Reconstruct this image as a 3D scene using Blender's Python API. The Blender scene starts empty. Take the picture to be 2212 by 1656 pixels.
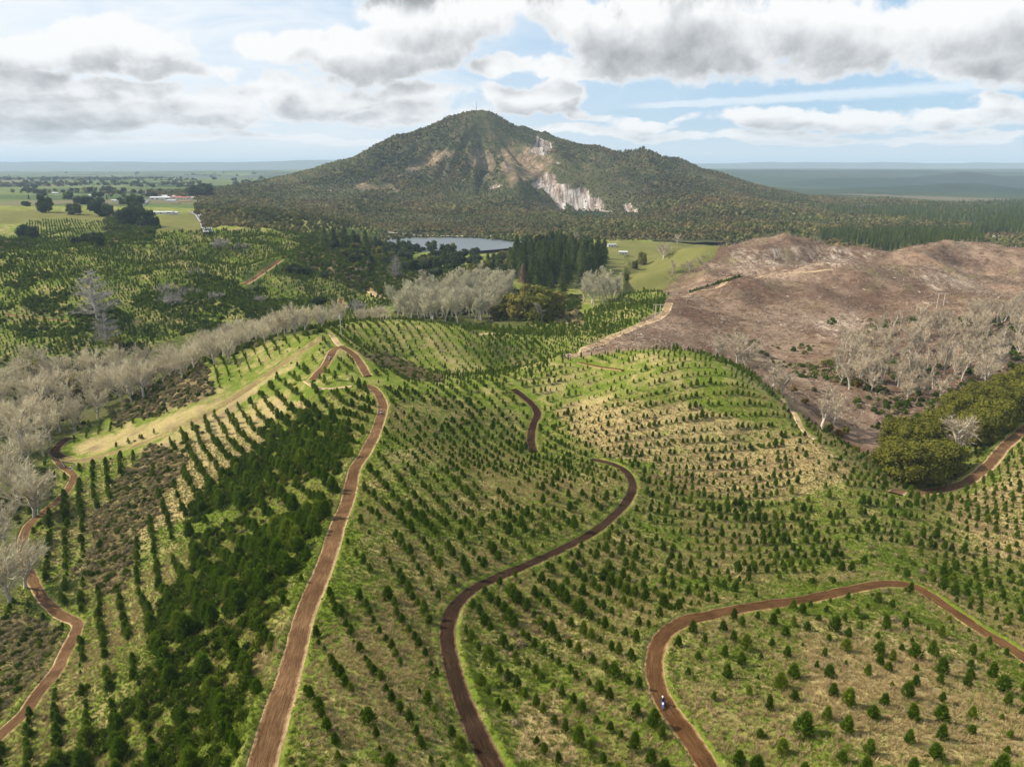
import bpy, bmesh, math, random
import numpy as np
from mathutils import Vector, Matrix, Euler
R = math.radians
random.seed(7); rng = np.random.default_rng(7)
scene = bpy.context.scene
C = scene.collection

# ------------------------------------------------------------------ camera, sky, sun, exposure
ZC = 120.0                         # camera height above datum, metres
PITCH = R(17.1); FOC = 1534.3      # focal length in units of a 2212 px wide frame
SP, CP = math.sin(PITCH), math.cos(PITCH)
cam_d = bpy.data.cameras.new('camera'); cam = bpy.data.objects.new('camera', cam_d); C.objects.link(cam)
cam_d.sensor_width = 36.0; cam_d.lens = FOC / 2212 * 36.0; cam_d.clip_end = 200000; cam_d.clip_start = 1.0
cam.location = (0, 0, ZC); cam.rotation_euler = (math.pi / 2 - PITCH, 0, 0)
scene.camera = cam
SUN_EL, SUN_AZ = 40.0, -82.0       # elevation, azimuth clockwise from +Y (negative: from the left)
sun_d = bpy.data.lights.new('sun', 'SUN'); sun = bpy.data.objects.new('sun', sun_d); C.objects.link(sun)
sun_d.energy = 5.0; sun_d.angle = R(0.6); sun_d.color = (1.0, 0.905, 0.755)
sdir = Vector((math.sin(R(SUN_AZ)) * math.cos(R(SUN_EL)), math.cos(R(SUN_AZ)) * math.cos(R(SUN_EL)), math.sin(R(SUN_EL))))
sun.rotation_euler = sdir.to_track_quat('Z', 'Y').to_euler()
vs = scene.view_settings
vs.view_transform = 'Standard'; vs.look = 'None'; vs.gamma = 1.0; vs.exposure = 0.5; vs.use_curve_mapping = False
cy = scene.cycles
cy.max_bounces = 5; cy.diffuse_bounces = 2; cy.glossy_bounces = 2; cy.volume_bounces = 0; cy.transmission_bounces = 1
cy.transparent_max_bounces = 4; cy.use_adaptive_sampling = True; cy.adaptive_threshold = 0.015; cy.use_denoising = True
cy.sample_clamp_indirect = 4.0
SKIP = globals().get('SKIP', set())

# ---- node helpers
class NT:
    def __init__(s, tree): s.t = tree; s.n = tree.nodes; s.l = tree.links
    def new(s, typ, **kw):
        n = s.n.new(typ)
        for k, v in kw.items(): setattr(n, k, v)
        return n
    def put(s, sock, v):
        if isinstance(v, bpy.types.NodeSocket): s.l.new(v, sock)
        elif v is not None: sock.default_value = v
    def math(s, op, a, b=None, c=None, clamp=False):
        n = s.new('ShaderNodeMath', operation=op); n.use_clamp = clamp
        s.put(n.inputs[0], a); s.put(n.inputs[1], b); s.put(n.inputs[2], c)
        return n.outputs[0]
    def vmath(s, op, a, b=None, c=None, scale=None):
        n = s.new('ShaderNodeVectorMath', operation=op)
        s.put(n.inputs[0], a); s.put(n.inputs[1], b); s.put(n.inputs[2], c)
        if scale is not None: s.put(n.inputs['Scale'], scale)
        return n.outputs['Value'] if op in ('LENGTH', 'DOT_PRODUCT', 'DISTANCE') else n.outputs['Vector']
    def noise(s, vec, scale, detail=4, rough=0.55, dist=0.0, col=False):
        n = s.new('ShaderNodeTexNoise'); s.put(n.inputs['Vector'], vec)
        n.inputs['Scale'].default_value = scale; n.inputs['Detail'].default_value = detail
        n.inputs['Roughness'].default_value = rough; n.inputs['Distortion'].default_value = dist
        return n.outputs['Color'] if col else n.outputs['Fac']
    def rng(s, v, a, b, c=0.0, d=1.0, smooth=False):
        n = s.new('ShaderNodeMapRange'); n.interpolation_type = 'SMOOTHSTEP' if smooth else 'LINEAR'
        s.put(n.inputs[0], v); s.put(n.inputs[1], a); s.put(n.inputs[2], b); s.put(n.inputs[3], c); s.put(n.inputs[4], d)
        return n.outputs[0]
    def mix(s, f, a, b, op='MIX'):
        n = s.new('ShaderNodeMix', data_type='RGBA', blend_type=op); n.clamp_factor = True
        s.put(n.inputs[0], f)
        for k, v in ((6, a), (7, b)):
            if isinstance(v, (tuple, list)): v = (*v[:3], 1.0)
            s.put(n.inputs[k], v)
        return n.outputs[2]
    def attr(s, name, typ='GEOMETRY'):
        n = s.new('ShaderNodeAttribute', attribute_name=name, attribute_type=typ); return n.outputs['Fac']
    def comb(s, x, y, z):
        n = s.new('ShaderNodeCombineXYZ'); s.put(n.inputs[0], x); s.put(n.inputs[1], y); s.put(n.inputs[2], z); return n.outputs[0]
    def ramp(s, v, stops):
        n = s.new('ShaderNodeValToRGB'); s.put(n.inputs[0], v)
        e = n.color_ramp.elements
        while len(e) < len(stops): e.new(0.5)
        for k, (p, c) in enumerate(stops): e[k].position = p; e[k].color = (*c[:3], 1)
        return n.outputs[0]

def mat_new(name):
    m = bpy.data.materials.new(name); m.use_nodes = True
    nt = NT(m.node_tree); b = nt.n['Principled BSDF']
    b.inputs['Roughness'].default_value = 0.9; b.inputs['Specular IOR Level'].default_value = 0.03
    return m, nt, b

# ---- pixel <-> ray (2212 x 1656 frame units)
def sky_azel(px, py):
    a = (px - 1106) / FOC; b = (828 - py) / FOC
    d = Vector((a, CP + b * SP, -SP + b * CP)).normalized()
    return math.degrees(math.atan2(d.x, d.y)), math.degrees(math.asin(d.z))

def build_world():
    w = bpy.data.worlds.new('World'); scene.world = w; w.use_nodes = True
    nt = NT(w.node_tree); bg = nt.n['Background']
    sky = nt.new('ShaderNodeTexSky', sky_type='NISHITA'); sky.sun_disc = False
    sky.sun_elevation = R(SUN_EL); sky.sun_rotation = R(SUN_AZ); sky.altitude = 500
    sky.air_density = 1.0; sky.dust_density = 1.6; sky.ozone_density = 1.6
    tc = nt.new('ShaderNodeTexCoord').outputs['Generated']
    sep = nt.new('ShaderNodeSeparateXYZ'); nt.l.new(tc, sep.inputs[0])
    az = nt.math('MULTIPLY', nt.math('ARCTAN2', sep.outputs[0], sep.outputs[1]), 57.2958)
    el = nt.math('MULTIPLY', nt.math('ARCSINE', sep.outputs[2]), 57.2958)
    P = nt.comb(az, el, 0.0)
    # clouds of this sky: centre px, py, half width, half height (2212 frame), strength
    blobs = [(1240,40,120,62,1.1),(1370,70,190,80,1.15),(1560,92,230,72,1.15),(1800,70,260,72,1.1),(2060,30,260,60,1.05),(1480,30,200,55,1.0),
             (1930,120,130,52,1.05),(2130,105,190,62,1.15),(2330,95,160,80,1.1),(1100,150,120,24,.8),(1220,155,150,22,.85),
             (600,95,70,38,1.0),(680,125,110,42,1.0),(800,118,130,52,1.15),(960,70,120,62,1.05),(1040,20,110,60,1.0),(900,20,120,36,.9),
             (60,120,150,40,.95),(230,105,190,52,1.1),(330,88,110,34,1.0),(230,145,120,24,.8),(-150,120,200,60,1.0),
             (60,250,170,48,1.1),(-140,240,160,60,1.0),(230,240,130,40,1.0),(210,285,150,24,.95),(390,250,110,36,.95),(60,195,140,30,.8),(300,200,120,24,.75),
             (500,245,80,40,1.1),(580,215,90,44,1.1),(700,225,110,38,1.05),(690,180,70,24,.85),(800,265,60,22,1.0),(880,240,120,30,.95),(840,205,90,30,.9),(930,195,60,26,.9),
             (560,285,190,14,.95),(320,300,160,10,.7),(1060,215,60,26,1.0),(1130,225,70,24,1.0),(1225,208,52,32,1.15),(1180,240,110,16,.9),
             (1290,285,90,14,1.0),(1370,275,80,18,1.1),(1480,285,120,16,1.0),(1600,242,66,24,1.15),(1700,252,90,24,1.1),(1660,285,200,18,1.05),(1810,270,110,24,1.0),
             (1900,265,90,22,1.0),(2010,260,110,26,1.05),(2140,235,110,34,1.1),(2110,205,70,16,.85),(2080,285,220,15,1.0),(1450,316,180,9,.8),(1800,318,260,9,.85),(2120,320,180,9,.8),(200,318,260,10,1.0),(100,300,260,14,1.1),(480,306,220,12,1.05),(760,318,200,8,.9),(60,170,170,26,.9),(420,150,120,22,.8),
             (1000,285,200,12,.8),(700,312,260,7,.6),(2330,240,150,50,1.1)]
    # the cloud table, one colour ramp per height band: strength, mid elevation, half thickness against azimuth
    bands = [[], [], [], [], [], []]
    for (px, py, hw, hh, s) in blobs:
        a0, e0 = sky_azel(px, py); a1, _ = sky_azel(px + hw, py); _, e1 = sky_azel(px, py - hh)
        k = sum(py >= t for t in (58, 132, 188, 236, 276)); bands[k].append((a0, e0, abs(a1 - a0) * 1.2, abs(e1 - e0) * 1.2, s * (1, 1, 1, .97, .9, .66)[k]))
    AMAX = 42.0
    g = bpy.data.node_groups.new('cloud_field', 'ShaderNodeTree')
    for nm, tp in (('P', 'NodeSocketVector'), ('Nz', 'NodeSocketFloat')): g.interface.new_socket(nm, in_out='INPUT', socket_type=tp)
    g.interface.new_socket('D', in_out='OUTPUT', socket_type='NodeSocketFloat')
    q = NT(g); gi = q.new('NodeGroupInput'); go = q.new('NodeGroupOutput')
    ps = q.new('ShaderNodeSeparateXYZ'); q.l.new(gi.outputs[0], ps.inputs[0])
    ua = q.rng(ps.outputs[0], -AMAX, AMAX, 0, 1)
    acc = None
    for bl in bands:
        stops = []
        xs = np.linspace(-AMAX, AMAX, 400); S = np.zeros(400); E = np.zeros(400); Hh = np.zeros(400); Wt = np.zeros(400)
        for (a0, e0, wa, he, s) in bl:
            du = (xs - a0) / wa; f = np.maximum(0, s * (1 - du * du)); S = np.maximum(S, f); wt = f ** 2 + np.exp(-du * du * .5) * 1e-4
            E += wt * e0; Hh += wt * he; Wt += wt
        E /= Wt; Hh /= Wt
        r = q.new('ShaderNodeValToRGB'); q.put(r.inputs[0], ua); el_ = r.color_ramp.elements
        while len(el_) < 32: el_.new(0.5)
        for k in range(32):
            p = k / 31; j = int(p * 399); el_[k].position = p; el_[k].color = (S[j] / 1.3, E[j] / 14, Hh[j] / 5, 1)
        c = q.new('ShaderNodeSeparateColor'); q.l.new(r.outputs[0], c.inputs[0])
        dv = q.math('DIVIDE', q.math('SUBTRACT', ps.outputs[1], q.math('MULTIPLY', c.outputs[1], 14.0)), q.math('MULTIPLY', c.outputs[2], 5.0))
        f = q.math('SUBTRACT', q.math('MULTIPLY', c.outputs[0], 1.25), q.math('MULTIPLY', q.math('MULTIPLY', dv, dv), .62))
        acc = f if acc is None else q.math('MAXIMUM', acc, f)
    acc = q.math('MAXIMUM', acc, -0.6)
    # the rest of the sky goes on with the same broken cumulus
    gen = q.rng(gi.outputs[1], 0.42, 0.60, -0.3, 1.0)
    inside = q.math('MULTIPLY', q.rng(q.math('ABSOLUTE', ps.outputs[0]), 36, 41, 1, 0, True), q.rng(ps.outputs[1], 11.5, 14, 1, 0, True))
    fld = q.math('ADD', q.math('MULTIPLY', acc, inside), q.math('MULTIPLY', gen, q.math('SUBTRACT', 1.0, inside)))
    D = q.math('ADD', fld, q.math('MULTIPLY', q.math('SUBTRACT', gi.outputs[1], 0.5), 2.3))
    q.l.new(D, go.inputs[0])
    els = nt.math('MAXIMUM', el, 0.35)
    lv = nt.math('MULTIPLY', nt.math('LOGARITHM', nt.math('ADD', els, 1.2), 2.71828), 5.6)
    N1 = nt.comb(nt.math('MULTIPLY', az, 0.62), lv, 3.1)
    wv = nt.noise(N1, 0.30, 3, 0.55, col=True)
    wv = nt.vmath('MULTIPLY', nt.vmath('SUBTRACT', wv, (0.5, 0.5, 0.5)), nt.comb(9.0, nt.math('MULTIPLY_ADD', els, 0.34, 0.9), 0.0))
    W = nt.vmath('ADD', P, wv)
    def field(off, detail):
        n = nt.new('ShaderNodeGroup'); n.node_tree = g
        nt.put(n.inputs[0], W if off is None else nt.vmath('ADD', W, nt.comb(nt.math('MULTIPLY', off, -0.9), off, 0.0)))
        NN_ = N1 if off is None else nt.vmath('ADD', N1, (-0.5, 1.1, 0))
        nt.put(n.inputs[1], nt.math('ADD', nt.math('MULTIPLY', nt.noise(NN_, 0.62, detail, 0.62, 0.0), .68), nt.math('MULTIPLY', nt.noise(NN_, 0.17, 1, 0.5, 0.0), .32))); return n.outputs[0]
    D0 = field(None, 8)
    off = nt.math('MULTIPLY_ADD', nt.math('MAXIMUM', el, 0.0), 0.20, 0.30)
    D1 = field(off, 4)
    mask = nt.rng(D0, 0.14, 0.52, 0, 1, True)
    thick = nt.rng(D0, 0.25, 1.1, 0, 1)
    above = nt.rng(D1, 0.10, 1.30, 0, 1.0)
    dark = nt.math('MULTIPLY', above, nt.rng(thick, 0.0, 0.5, 0.25, 1.0), clamp=True)
    ccol = nt.ramp(dark, [(0.0, (0.77, 0.77, 0.765)), (0.30, (0.67, 0.675, 0.68)), (0.62, (0.49, 0.50, 0.51)), (1.0, (0.30, 0.31, 0.32))])
    # clear air from the sky model, thin high veil over the left half, one long cirrus streak on the right
    skyc = nt.vmath('SCALE', sky.outputs[0], scale=0.098)
    blue = nt.mix(0.6, skyc, (0.285, 0.51, 0.75))
    veil = nt.math('MULTIPLY', nt.rng(az, -26, 24, 1.0, 0.15, True), nt.rng(nt.noise(nt.comb(nt.math('MULTIPLY', az, 0.35), nt.math('MULTIPLY', el, 1.3), 1.0), 0.35, 3, 0.6, 0.6), 0.28, 0.62, 0.55, 1.0))
    blue = nt.mix(veil, blue, (0.70, 0.735, 0.77))
    aA, eA = sky_azel(1340, 231); aB, eB = sky_azel(2212, 176)
    sl = (eB - eA) / (aB - aA)
    dline = nt.math('SUBTRACT', el, nt.math('MULTIPLY_ADD', az, sl, eA - sl * aA))
    wob = nt.math('MULTIPLY', nt.math('SUBTRACT', nt.noise(nt.comb(az, nt.math('MULTIPLY', el, 3.0), 5.0), 0.6, 3, 0.65), 0.5), 0.5)
    streak = nt.math('MULTIPLY', nt.rng(nt.math('ABSOLUTE', nt.math('ADD', dline, wob)), 0.10, nt.rng(az, 8, 34, 0.26, 0.62), 1, 0, True), nt.rng(az, 7.5, 11, 0, 0.75, True))
    blue = nt.mix(streak, blue, (0.66, 0.72, 0.77))
    low = nt.rng(el, -0.3, 3.6, 0.85, 0.0, True)
    blue = nt.mix(low, blue, (0.60, 0.66, 0.695))
    ccol = nt.mix(nt.rng(el, 0.0, 3.0, 0.55, 0.0, True), ccol, (0.62, 0.66, 0.69))
    mask = nt.math('MULTIPLY', mask, nt.rng(el, 0.2, 1.0, 0.0, 1.0, True))
    col = nt.mix(mask, blue, ccol)
    nt.l.new(col, bg.inputs['Color']); bg.inputs['Strength'].default_value = 0.92
    w.cycles.sampling_method = 'MANUAL'; w.cycles.sample_map_resolution = 512
build_world()

# ------------------------------------------------------------------ numeric helpers
def ray_tan(py):
    b = (828 - np.asarray(py, float)) / FOC
    return (SP - b * CP) / (CP + b * SP)
def ray_az(px, py):
    b = (828 - np.asarray(py, float)) / FOC
    return ((np.asarray(px, float) - 1106) / FOC) / (CP + b * SP)
def project(x, y, z):
    dz = z - ZC; dep = y * CP - dz * SP; up = y * SP + dz * CP
    dep = np.maximum(dep, 1e-3)
    return 1106 + FOC * x / dep, 828 - FOC * up / dep, dep
def _hash(ix, iy, seed):
    h = (ix.astype(np.int64) * 374761393 + iy.astype(np.int64) * 668265263 + seed * 982451653) & 0xFFFFFFFF
    h = ((h ^ (h >> 13)) * 1274126177) & 0xFFFFFFFF
    return ((h ^ (h >> 16)) & 0xFFFFFF) / float(0xFFFFFF)
def vnoise(x, y, seed=0):
    ix = np.floor(x); iy = np.floor(y); fx = x - ix; fy = y - iy
    ux = fx * fx * fx * (fx * (fx * 6 - 15) + 10); uy = fy * fy * fy * (fy * (fy * 6 - 15) + 10)
    a = _hash(ix, iy, seed); b = _hash(ix + 1, iy, seed); c = _hash(ix, iy + 1, seed); d = _hash(ix + 1, iy + 1, seed)
    return (a * (1 - ux) + b * ux) * (1 - uy) + (c * (1 - ux) + d * ux) * uy
def fbm(x, y, lam, octs=4, seed=0, gain=0.5):
    s = 0; a = 1; t = 0; f = 1 / lam
    for o in range(octs):
        s = s + a * (vnoise(x * f + 17.3 * o, y * f - 9.1 * o, seed + o) - 0.5) * 2; t += a; a *= gain; f *= 2.03
    return s / t
def pip(px, py, poly):
    ins = np.zeros(np.shape(px), bool); n = len(poly)
    for i in range(n):
        x1, y1 = poly[i]; x2, y2 = poly[(i + 1) % n]
        if y1 == y2: continue
        c = ((y1 > py) != (y2 > py)) & (px < (x2 - x1) * (py - y1) / (y2 - y1) + x1)
        ins ^= c
    return ins
class RBF:
    def __init__(s, pts, val, c=0.06, lam=2e-3):
        s.p = np.asarray(pts, float); s.c = c; n = len(s.p)
        A = -np.sqrt(((s.p[:, None] - s.p[None]) ** 2).sum(-1) + c * c) + lam * np.eye(n)
        Pm = np.c_[np.ones(n), s.p]
        M = np.zeros((n + 3, n + 3)); M[:n, :n] = A; M[:n, n:] = Pm; M[n:, :n] = Pm.T
        s.w = np.linalg.solve(M, np.r_[np.asarray(val, float), 0, 0, 0])
    def __call__(s, u, v):
        sh = np.shape(u); u = np.ravel(u); v = np.ravel(v); out = np.empty(len(u)); n = len(s.p)
        for i in range(0, len(u), 40000):
            q = np.c_[u[i:i + 40000], v[i:i + 40000]]
            d2 = (q[:, None, 0] - s.p[None, :, 0]) ** 2 + (q[:, None, 1] - s.p[None, :, 1]) ** 2
            out[i:i + 40000] = -np.sqrt(d2 + s.c ** 2) @ s.w[:n] + s.w[n] + q @ s.w[n + 1:]
        return out.reshape(sh)

# ------------------------------------------------------------------ land form: px, py (2212 frame) and drop below the camera
CTRL = [(575,1656,62),(620,1500,64),(690,1280,69),(740,1120,73),(800,980,77),(830,900,79),(832,860,80),(785,822,80),(735,738,77.8),(794,806,83.2),
 (700,790,81.4),(670,828,82.4),(680,735,78),(560,810,90),(400,900,102.5),(270,955,110),(135,990,114.5),(425,793,94.5),(640,718,81),(740,705,80),
 (200,900,114),(50,960,115),(330,830,114),(0,1100,114.5),(0,850,115),(0,1280,112),(50,1190,113),(150,1400,107),(0,1560,104),(0,1656,102),(170,1350,108.5),(150,1040,114),
 (430,1300,86),(300,1500,88),(450,1550,75.5),(150,1600,97),(300,1656,83),(400,1000,104),(300,1100,106),(550,1000,96.5),(650,950,90),(600,880,92.5),(700,870,85.5),(550,1150,91.5),
 (1070,1656,66),(1000,1520,69),(965,1400,72),(1000,1290,75),(1080,1240,78),(1200,1190,82),(1290,1140,85.5),(1370,1045,89),(1270,990,94),(1150,970,95.5),(1145,930,95.5),(1160,890,92),(1100,830,86),
 (850,1300,71.5),(850,1500,66),(900,1100,79),(950,950,86),(1000,880,87.5),(920,818,85),(1000,815,87.5),(880,780,94),(960,745,90),(860,703,82),(1050,738,91.5),(1140,778,101),(1050,790,99),(1130,795,103),(1225,766,81.3),(1180,788,83.5),
 (1290,800,81.5),(1380,775,76.5),(1470,765,74.2),(1560,785,76.8),(1640,830,83.5),(1720,890,88.8),(1800,960,92.3),(1900,1040,94),(1990,1110,95),(2060,1180,95.3),
 (1755,945,107),(1850,980,113),(1900,900,112),(1700,800,114),(1960,1065,105.7),(2212,920,103),(2080,1040,107),(2212,1010,98.2),(2100,1080,100),(2212,1150,94),(2120,1240,93),(2212,1300,88),
 (1530,1656,66.5),(1430,1510,68.2),(1410,1440,70.5),(1430,1370,72.8),(1500,1330,75),(1600,1315,76.5),(1700,1300,78.5),(1850,1270,80.5),(1920,1262,81),(1980,1275,82),(2050,1320,81.5),(2130,1370,80),(2212,1420,79),
 (1900,1500,66),(1700,1500,66.8),(2212,1656,62),(1900,1656,62),(1700,1400,72),(2000,1400,74),(2212,1530,69.5),(1300,1500,69.5),(1200,1350,76),(1350,1250,83),
 (1470,850,82.5),(1470,950,91.5),(1500,1050,94),(1550,1150,91),(1600,1250,82.5),(1750,1100,93.5),(1750,1200,88.5),(1900,1180,90),(1650,950,91.5),(1300,870,87.5),
 (300,700,106),(100,700,103),(0,760,111),(300,650,97),(300,600,88.5),(200,560,80.7),(0,545,77),(400,575,84),(550,600,92.7),(450,505,75.5),(600,510,80),(330,525,77),(650,550,91),(700,620,100),(640,670,106),(780,650,111),(560,700,110),(500,650,103),
 (900,580,108),(1000,600,110),(750,540,102),(850,518,117),(1090,525,117),(960,552,117.5),(970,530,119),(950,690,112),(1110,718,110),(1150,690,112),(1250,640,112.5),(1350,600,112.5),(1480,560,112.5),(1400,540,113),
 (1250,720,103),(1350,680,103),(1420,697,100),(1440,655,100.6),(1330,735,93.3),(1500,740,103.5),(1600,700,107),(1500,650,104),(1640,600,97),(1800,580,95.5),(1700,650,104),(1750,700,109),(1950,590,98),(1560,520,84.5),(1700,517,84),(1850,545,93),(1500,560,98.5),
 (2100,535,93.5),(1950,550,96),(2212,540,96),(2212,620,102),(2030,665,95.6),(2000,720,102),(2200,720,97.5),(1900,800,106.5),(2150,820,103)]
cp = [(float(ray_az(a, b)), math.log(d / float(ray_tan(b)))) for a, b, d in CTRL]; cv = [d for *_, d in CTRL]
def addc(az, Y, d): cp.append((az, math.log(Y))); cv.append(d)
for az, d in ((-1.1,100),(-.6,88),(-.25,66),(0,61),(.3,62),(.7,60),(1.1,60)): addc(az, 22, d)
for az, d in ((-1.05,104),(-.95,108)): addc(az, 110, d)
for Y, dl, dr in ((120,107,82),(200,114,96),(300,115,104),(450,106,104),(620,88,103),(850,75,100)): addc(-1.05, Y, dl); addc(1.05, Y, dr)
for az, d in ((-1.05,72),(-.7,71),(-.5,72),(-.35,78),(-.2,100),(-.05,114),(.15,114),(.24,116),(.3,124),(.45,124),(.7,120),(1.05,115)): addc(az, 1180, d)
for az, d in ((-1.05,72),(-.7,70),(-.5,72),(-.4,80),(-.2,105),(0,112),(.2,115),(.4,117),(.6,118),(1.05,115)): addc(az, 1500, d)
for az, d in ((-1.05,80),(-.7,78),(-.5,76),(-.3,82),(0,112),(.3,122),(.5,130),(.7,134),(1.05,130)): addc(az, 2500, d)
for az, d in ((-1.05,88),(-.7,86),(-.4,80),(-.1,100),(.25,140),(.5,150),(.75,158),(1.05,150)): addc(az, 4200, d)
for az, d in ((-1.05,100),(-.5,98),(-.2,85),(.1,120),(.3,132),(.55,150),(.8,150),(1.05,150)): addc(az, 6500, d)
for az, d in ((-1.05,90),(-.5,85),(-.2,60),(.1,70),(.24,52),(.4,66),(.6,78),(.8,84),(1.05,80)): addc(az, 8500, d)
for az, d in ((-1.05,110),(-.5,105),(-.2,80),(.1,80),(.4,72),(.7,70),(1.05,70)): addc(az, 13000, d)
for Y in (25000, 60000):
    for az in (-1.05, -.4, .2, 1.05): addc(az, Y, 115)
for az, Y, d in ((.348,625,91),(.348,705,104),(.345,770,99),(.40,635,90),(.42,720,103),(.452,650,90),(.46,735,102),(.55,650,93),(.55,730,102),(.26,640,106),(.30,620,97),(.34,560,101),(.45,560,104),(.55,540,106),(.62,560,104),(.66,700,99),(.50,790,98),(.58,850,92),(.40,860,84),(.33,860,86),(.30,1000,120),(.37,1000,120),(.42,1000,116),(.50,900,113),(.56,900,112),(.52,1010,106),(.58,1020,106),(.64,1010,110),(.70,1000,112),(.36,930,108),(.62,850,92),(.68,860,93),(.75,850,96),(.43,790,100),(.49,730,105),(.36,740,101),(.58,760,99),(.62,720,104),
                 (-.55,520,92),(-.40,540,97),(-.62,600,79),(-.45,600,83),(-.40,680,88),(-.33,640,88),(-.30,700,92),(-.42,760,76),(-.36,830,75),(-.5,840,84),(-.62,760,86)): addc(az, Y, d)
land = RBF(cp, cv)
AZ = np.concatenate([np.linspace(-1.1, -.95, 12, endpoint=False), np.linspace(-.95, .95, 740), np.linspace(.95, 1.1, 13)[1:]])
LNEAR = np.concatenate([np.linspace(math.log(16), math.log(55), 60, endpoint=False), np.linspace(math.log(55), math.log(400), 520, endpoint=False), np.linspace(math.log(400), math.log(1300), 300)])
LFAR = np.linspace(math.log(1300), math.log(60000), 240)
LY = np.concatenate([LNEAR, LFAR[1:]]); NN = len(LNEAR)
# rbf on a coarse grid, then bilinear up (smooth enough), noise at full resolution
cu = np.linspace(-1.1, 1.1, 221); cl = np.linspace(LY[0], LY[-1], 331)
CG = land(*np.meshgrid(cu, cl))
def bil(G, ua, la, u, l):
    fu = np.interp(u, ua, np.arange(len(ua))); fl = np.interp(l, la, np.arange(len(la)))
    i = np.clip(fu.astype(int), 0, len(ua) - 2); j = np.clip(fl.astype(int), 0, len(la) - 2); s = fu - i; t = fl - j
    return (G[j, i] * (1 - s) + G[j, i + 1] * s) * (1 - t) + (G[j + 1, i] * (1 - s) + G[j + 1, i + 1] * s) * t
GA, GL = np.meshgrid(AZ, LY); GYY = np.exp(GL); GXX = GA * GYY
HZ = ZC - bil(CG, cu, cl, GA, GL)
near_w = np.clip((1500 - GYY) / 600, 0, 1)
HZ += near_w * (0.22 * fbm(GXX, GYY, 5, 3, 1) + np.clip(GYY / 200, .5, 2.4) * (0.75 * fbm(GXX, GYY, 34, 3, 5)))
HZ += np.clip((GYY - 380) / 300, 0, 1) * near_w * (3.0 * fbm(GXX, GYY, 46, 4, 9) + 17.0 * (.43 - np.abs(fbm(GXX, GYY, 125, 3, 10)) * 1.9) * np.clip((1000 - GYY) / 150, 0, 1) * ((GA > .16) | (GA < -.2)))
farw = np.clip((GYY - 1300) / 1500, 0, 1)
HZ += farw * np.where(GA < .1, 7.0, 9.0) * fbm(GXX, GYY, 700, 4, 12) * np.clip(9000 / GYY, .25, 1)
HZ += np.clip((GYY - 3000) / 3000, 0, 1) * (GA > .05) * np.clip((11000 - GYY) / 3000, 0, 1) * 60 * fbm(GXX, GYY, 1900, 4, 15)
LAKE_Z = ZC - 115.0
LCX, LCY, LRX, LRY = -112.0, 1092.0, 100.0, 86.0
def lake_d(x, y): return np.sqrt(((x - LCX) / LRX) ** 2 + ((y - LCY) / LRY) ** 2) + .08 * fbm(x, y, 60, 3, 19)
_ld = lake_d(GXX, GYY); HZ = np.where(_ld < 1.5, np.minimum(HZ, LAKE_Z - 2.5 + 6.0 * np.clip(_ld - .80, 0, 1)), HZ)
def height(x, y):
    y = np.maximum(np.asarray(y, float), 16.1); return bil(HZ, AZ, LY, np.asarray(x, float) / y, np.log(y))
HITL = np.linspace(math.log(40), math.log(40000), 2600)
def hit(px, py, skip=0):
    """points where the sight lines through the given image points meet the ground"""
    px = np.atleast_1d(np.asarray(px, float)); py = np.atleast_1d(np.asarray(py, float))
    az = ray_az(px, py); tn = ray_tan(py); Ys = np.exp(HITL)
    out = np.zeros((len(px), 3))
    for k in range(len(px)):
        lo = Ys if not skip else Ys[Ys > skip]
        g = height(az[k] * lo, lo); r = ZC - tn[k] * lo
        idx = np.nonzero(r < g)[0]
        i = idx[0] if len(idx) else len(lo) - 1
        if i > 0 and len(idx):
            d0 = r[i - 1] - g[i - 1]; d1 = g[i] - r[i]; t = d0 / max(d0 + d1, 1e-9); Y = lo[i - 1] * (1 - t) + lo[i] * t
        else: Y = lo[i]
        x = az[k] * Y; out[k] = (x, Y, float(height(x, Y)))
    return out
def hit1(px, py, skip=0): return Vector(hit(px, py, skip)[0])
def seen(x, y, z, n=70):
    """True where no ground stands between the camera and the point"""
    x, y, z = np.broadcast_arrays(*(np.asarray(v, float) for v in (x, y, z))); ok = np.ones(x.shape, bool)
    for t in np.linspace(0.12, 0.985, n):
        ok &= height(x * t, y * t) < ZC + (z - ZC) * t + 0.15
    return ok

# ------------------------------------------------------------------ object helpers
def mesh_from(name, V, F, mats=(), smooth=False, fm=None):
    me = bpy.data.meshes.new(name)
    V = np.ascontiguousarray(V, np.float32); F = np.ascontiguousarray(F, np.int32); n, k = F.shape
    me.vertices.add(len(V)); me.vertices.foreach_set('co', V.ravel())
    me.loops.add(n * k); me.loops.foreach_set('vertex_index', F.ravel())
    me.polygons.add(n); me.polygons.foreach_set('loop_start', np.arange(0, n * k, k, dtype=np.int32))
    if smooth: me.polygons.foreach_set('use_smooth', np.ones(n, bool))
    for m in mats: me.materials.append(m)
    if fm is not None: me.polygons.foreach_set('material_index', np.ascontiguousarray(fm, np.int32))
    me.update(calc_edges=True); me.validate(); return me
def link(name, me, parent=None, loc=None, rot=None, scl=None):
    o = bpy.data.objects.new(name, me); C.objects.link(o)
    if parent is not None: o.parent = parent
    if loc is not None: o.location = loc
    if rot is not None: o.rotation_euler = rot
    if scl is not None: o.scale = scl if hasattr(scl, '__len__') else (scl,) * 3
    return o
def tag(o, label=None, cat=None, group=None, kind=None):
    if label: o['label'] = label
    if cat: o['category'] = cat
    if group: o['group'] = group
    if kind: o['kind'] = kind
    return o
def fattr(me, name, arr):
    a = me.attributes.new(name, 'FLOAT', 'POINT'); a.data.foreach_set('value', np.ascontiguousarray(arr, np.float32).ravel())
def grid_faces(rows, cols):
    i = np.arange(rows * cols).reshape(rows, cols)
    return np.stack([i[:-1, :-1], i[:-1, 1:], i[1:, 1:], i[1:, :-1]], -1).reshape(-1, 4)

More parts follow.
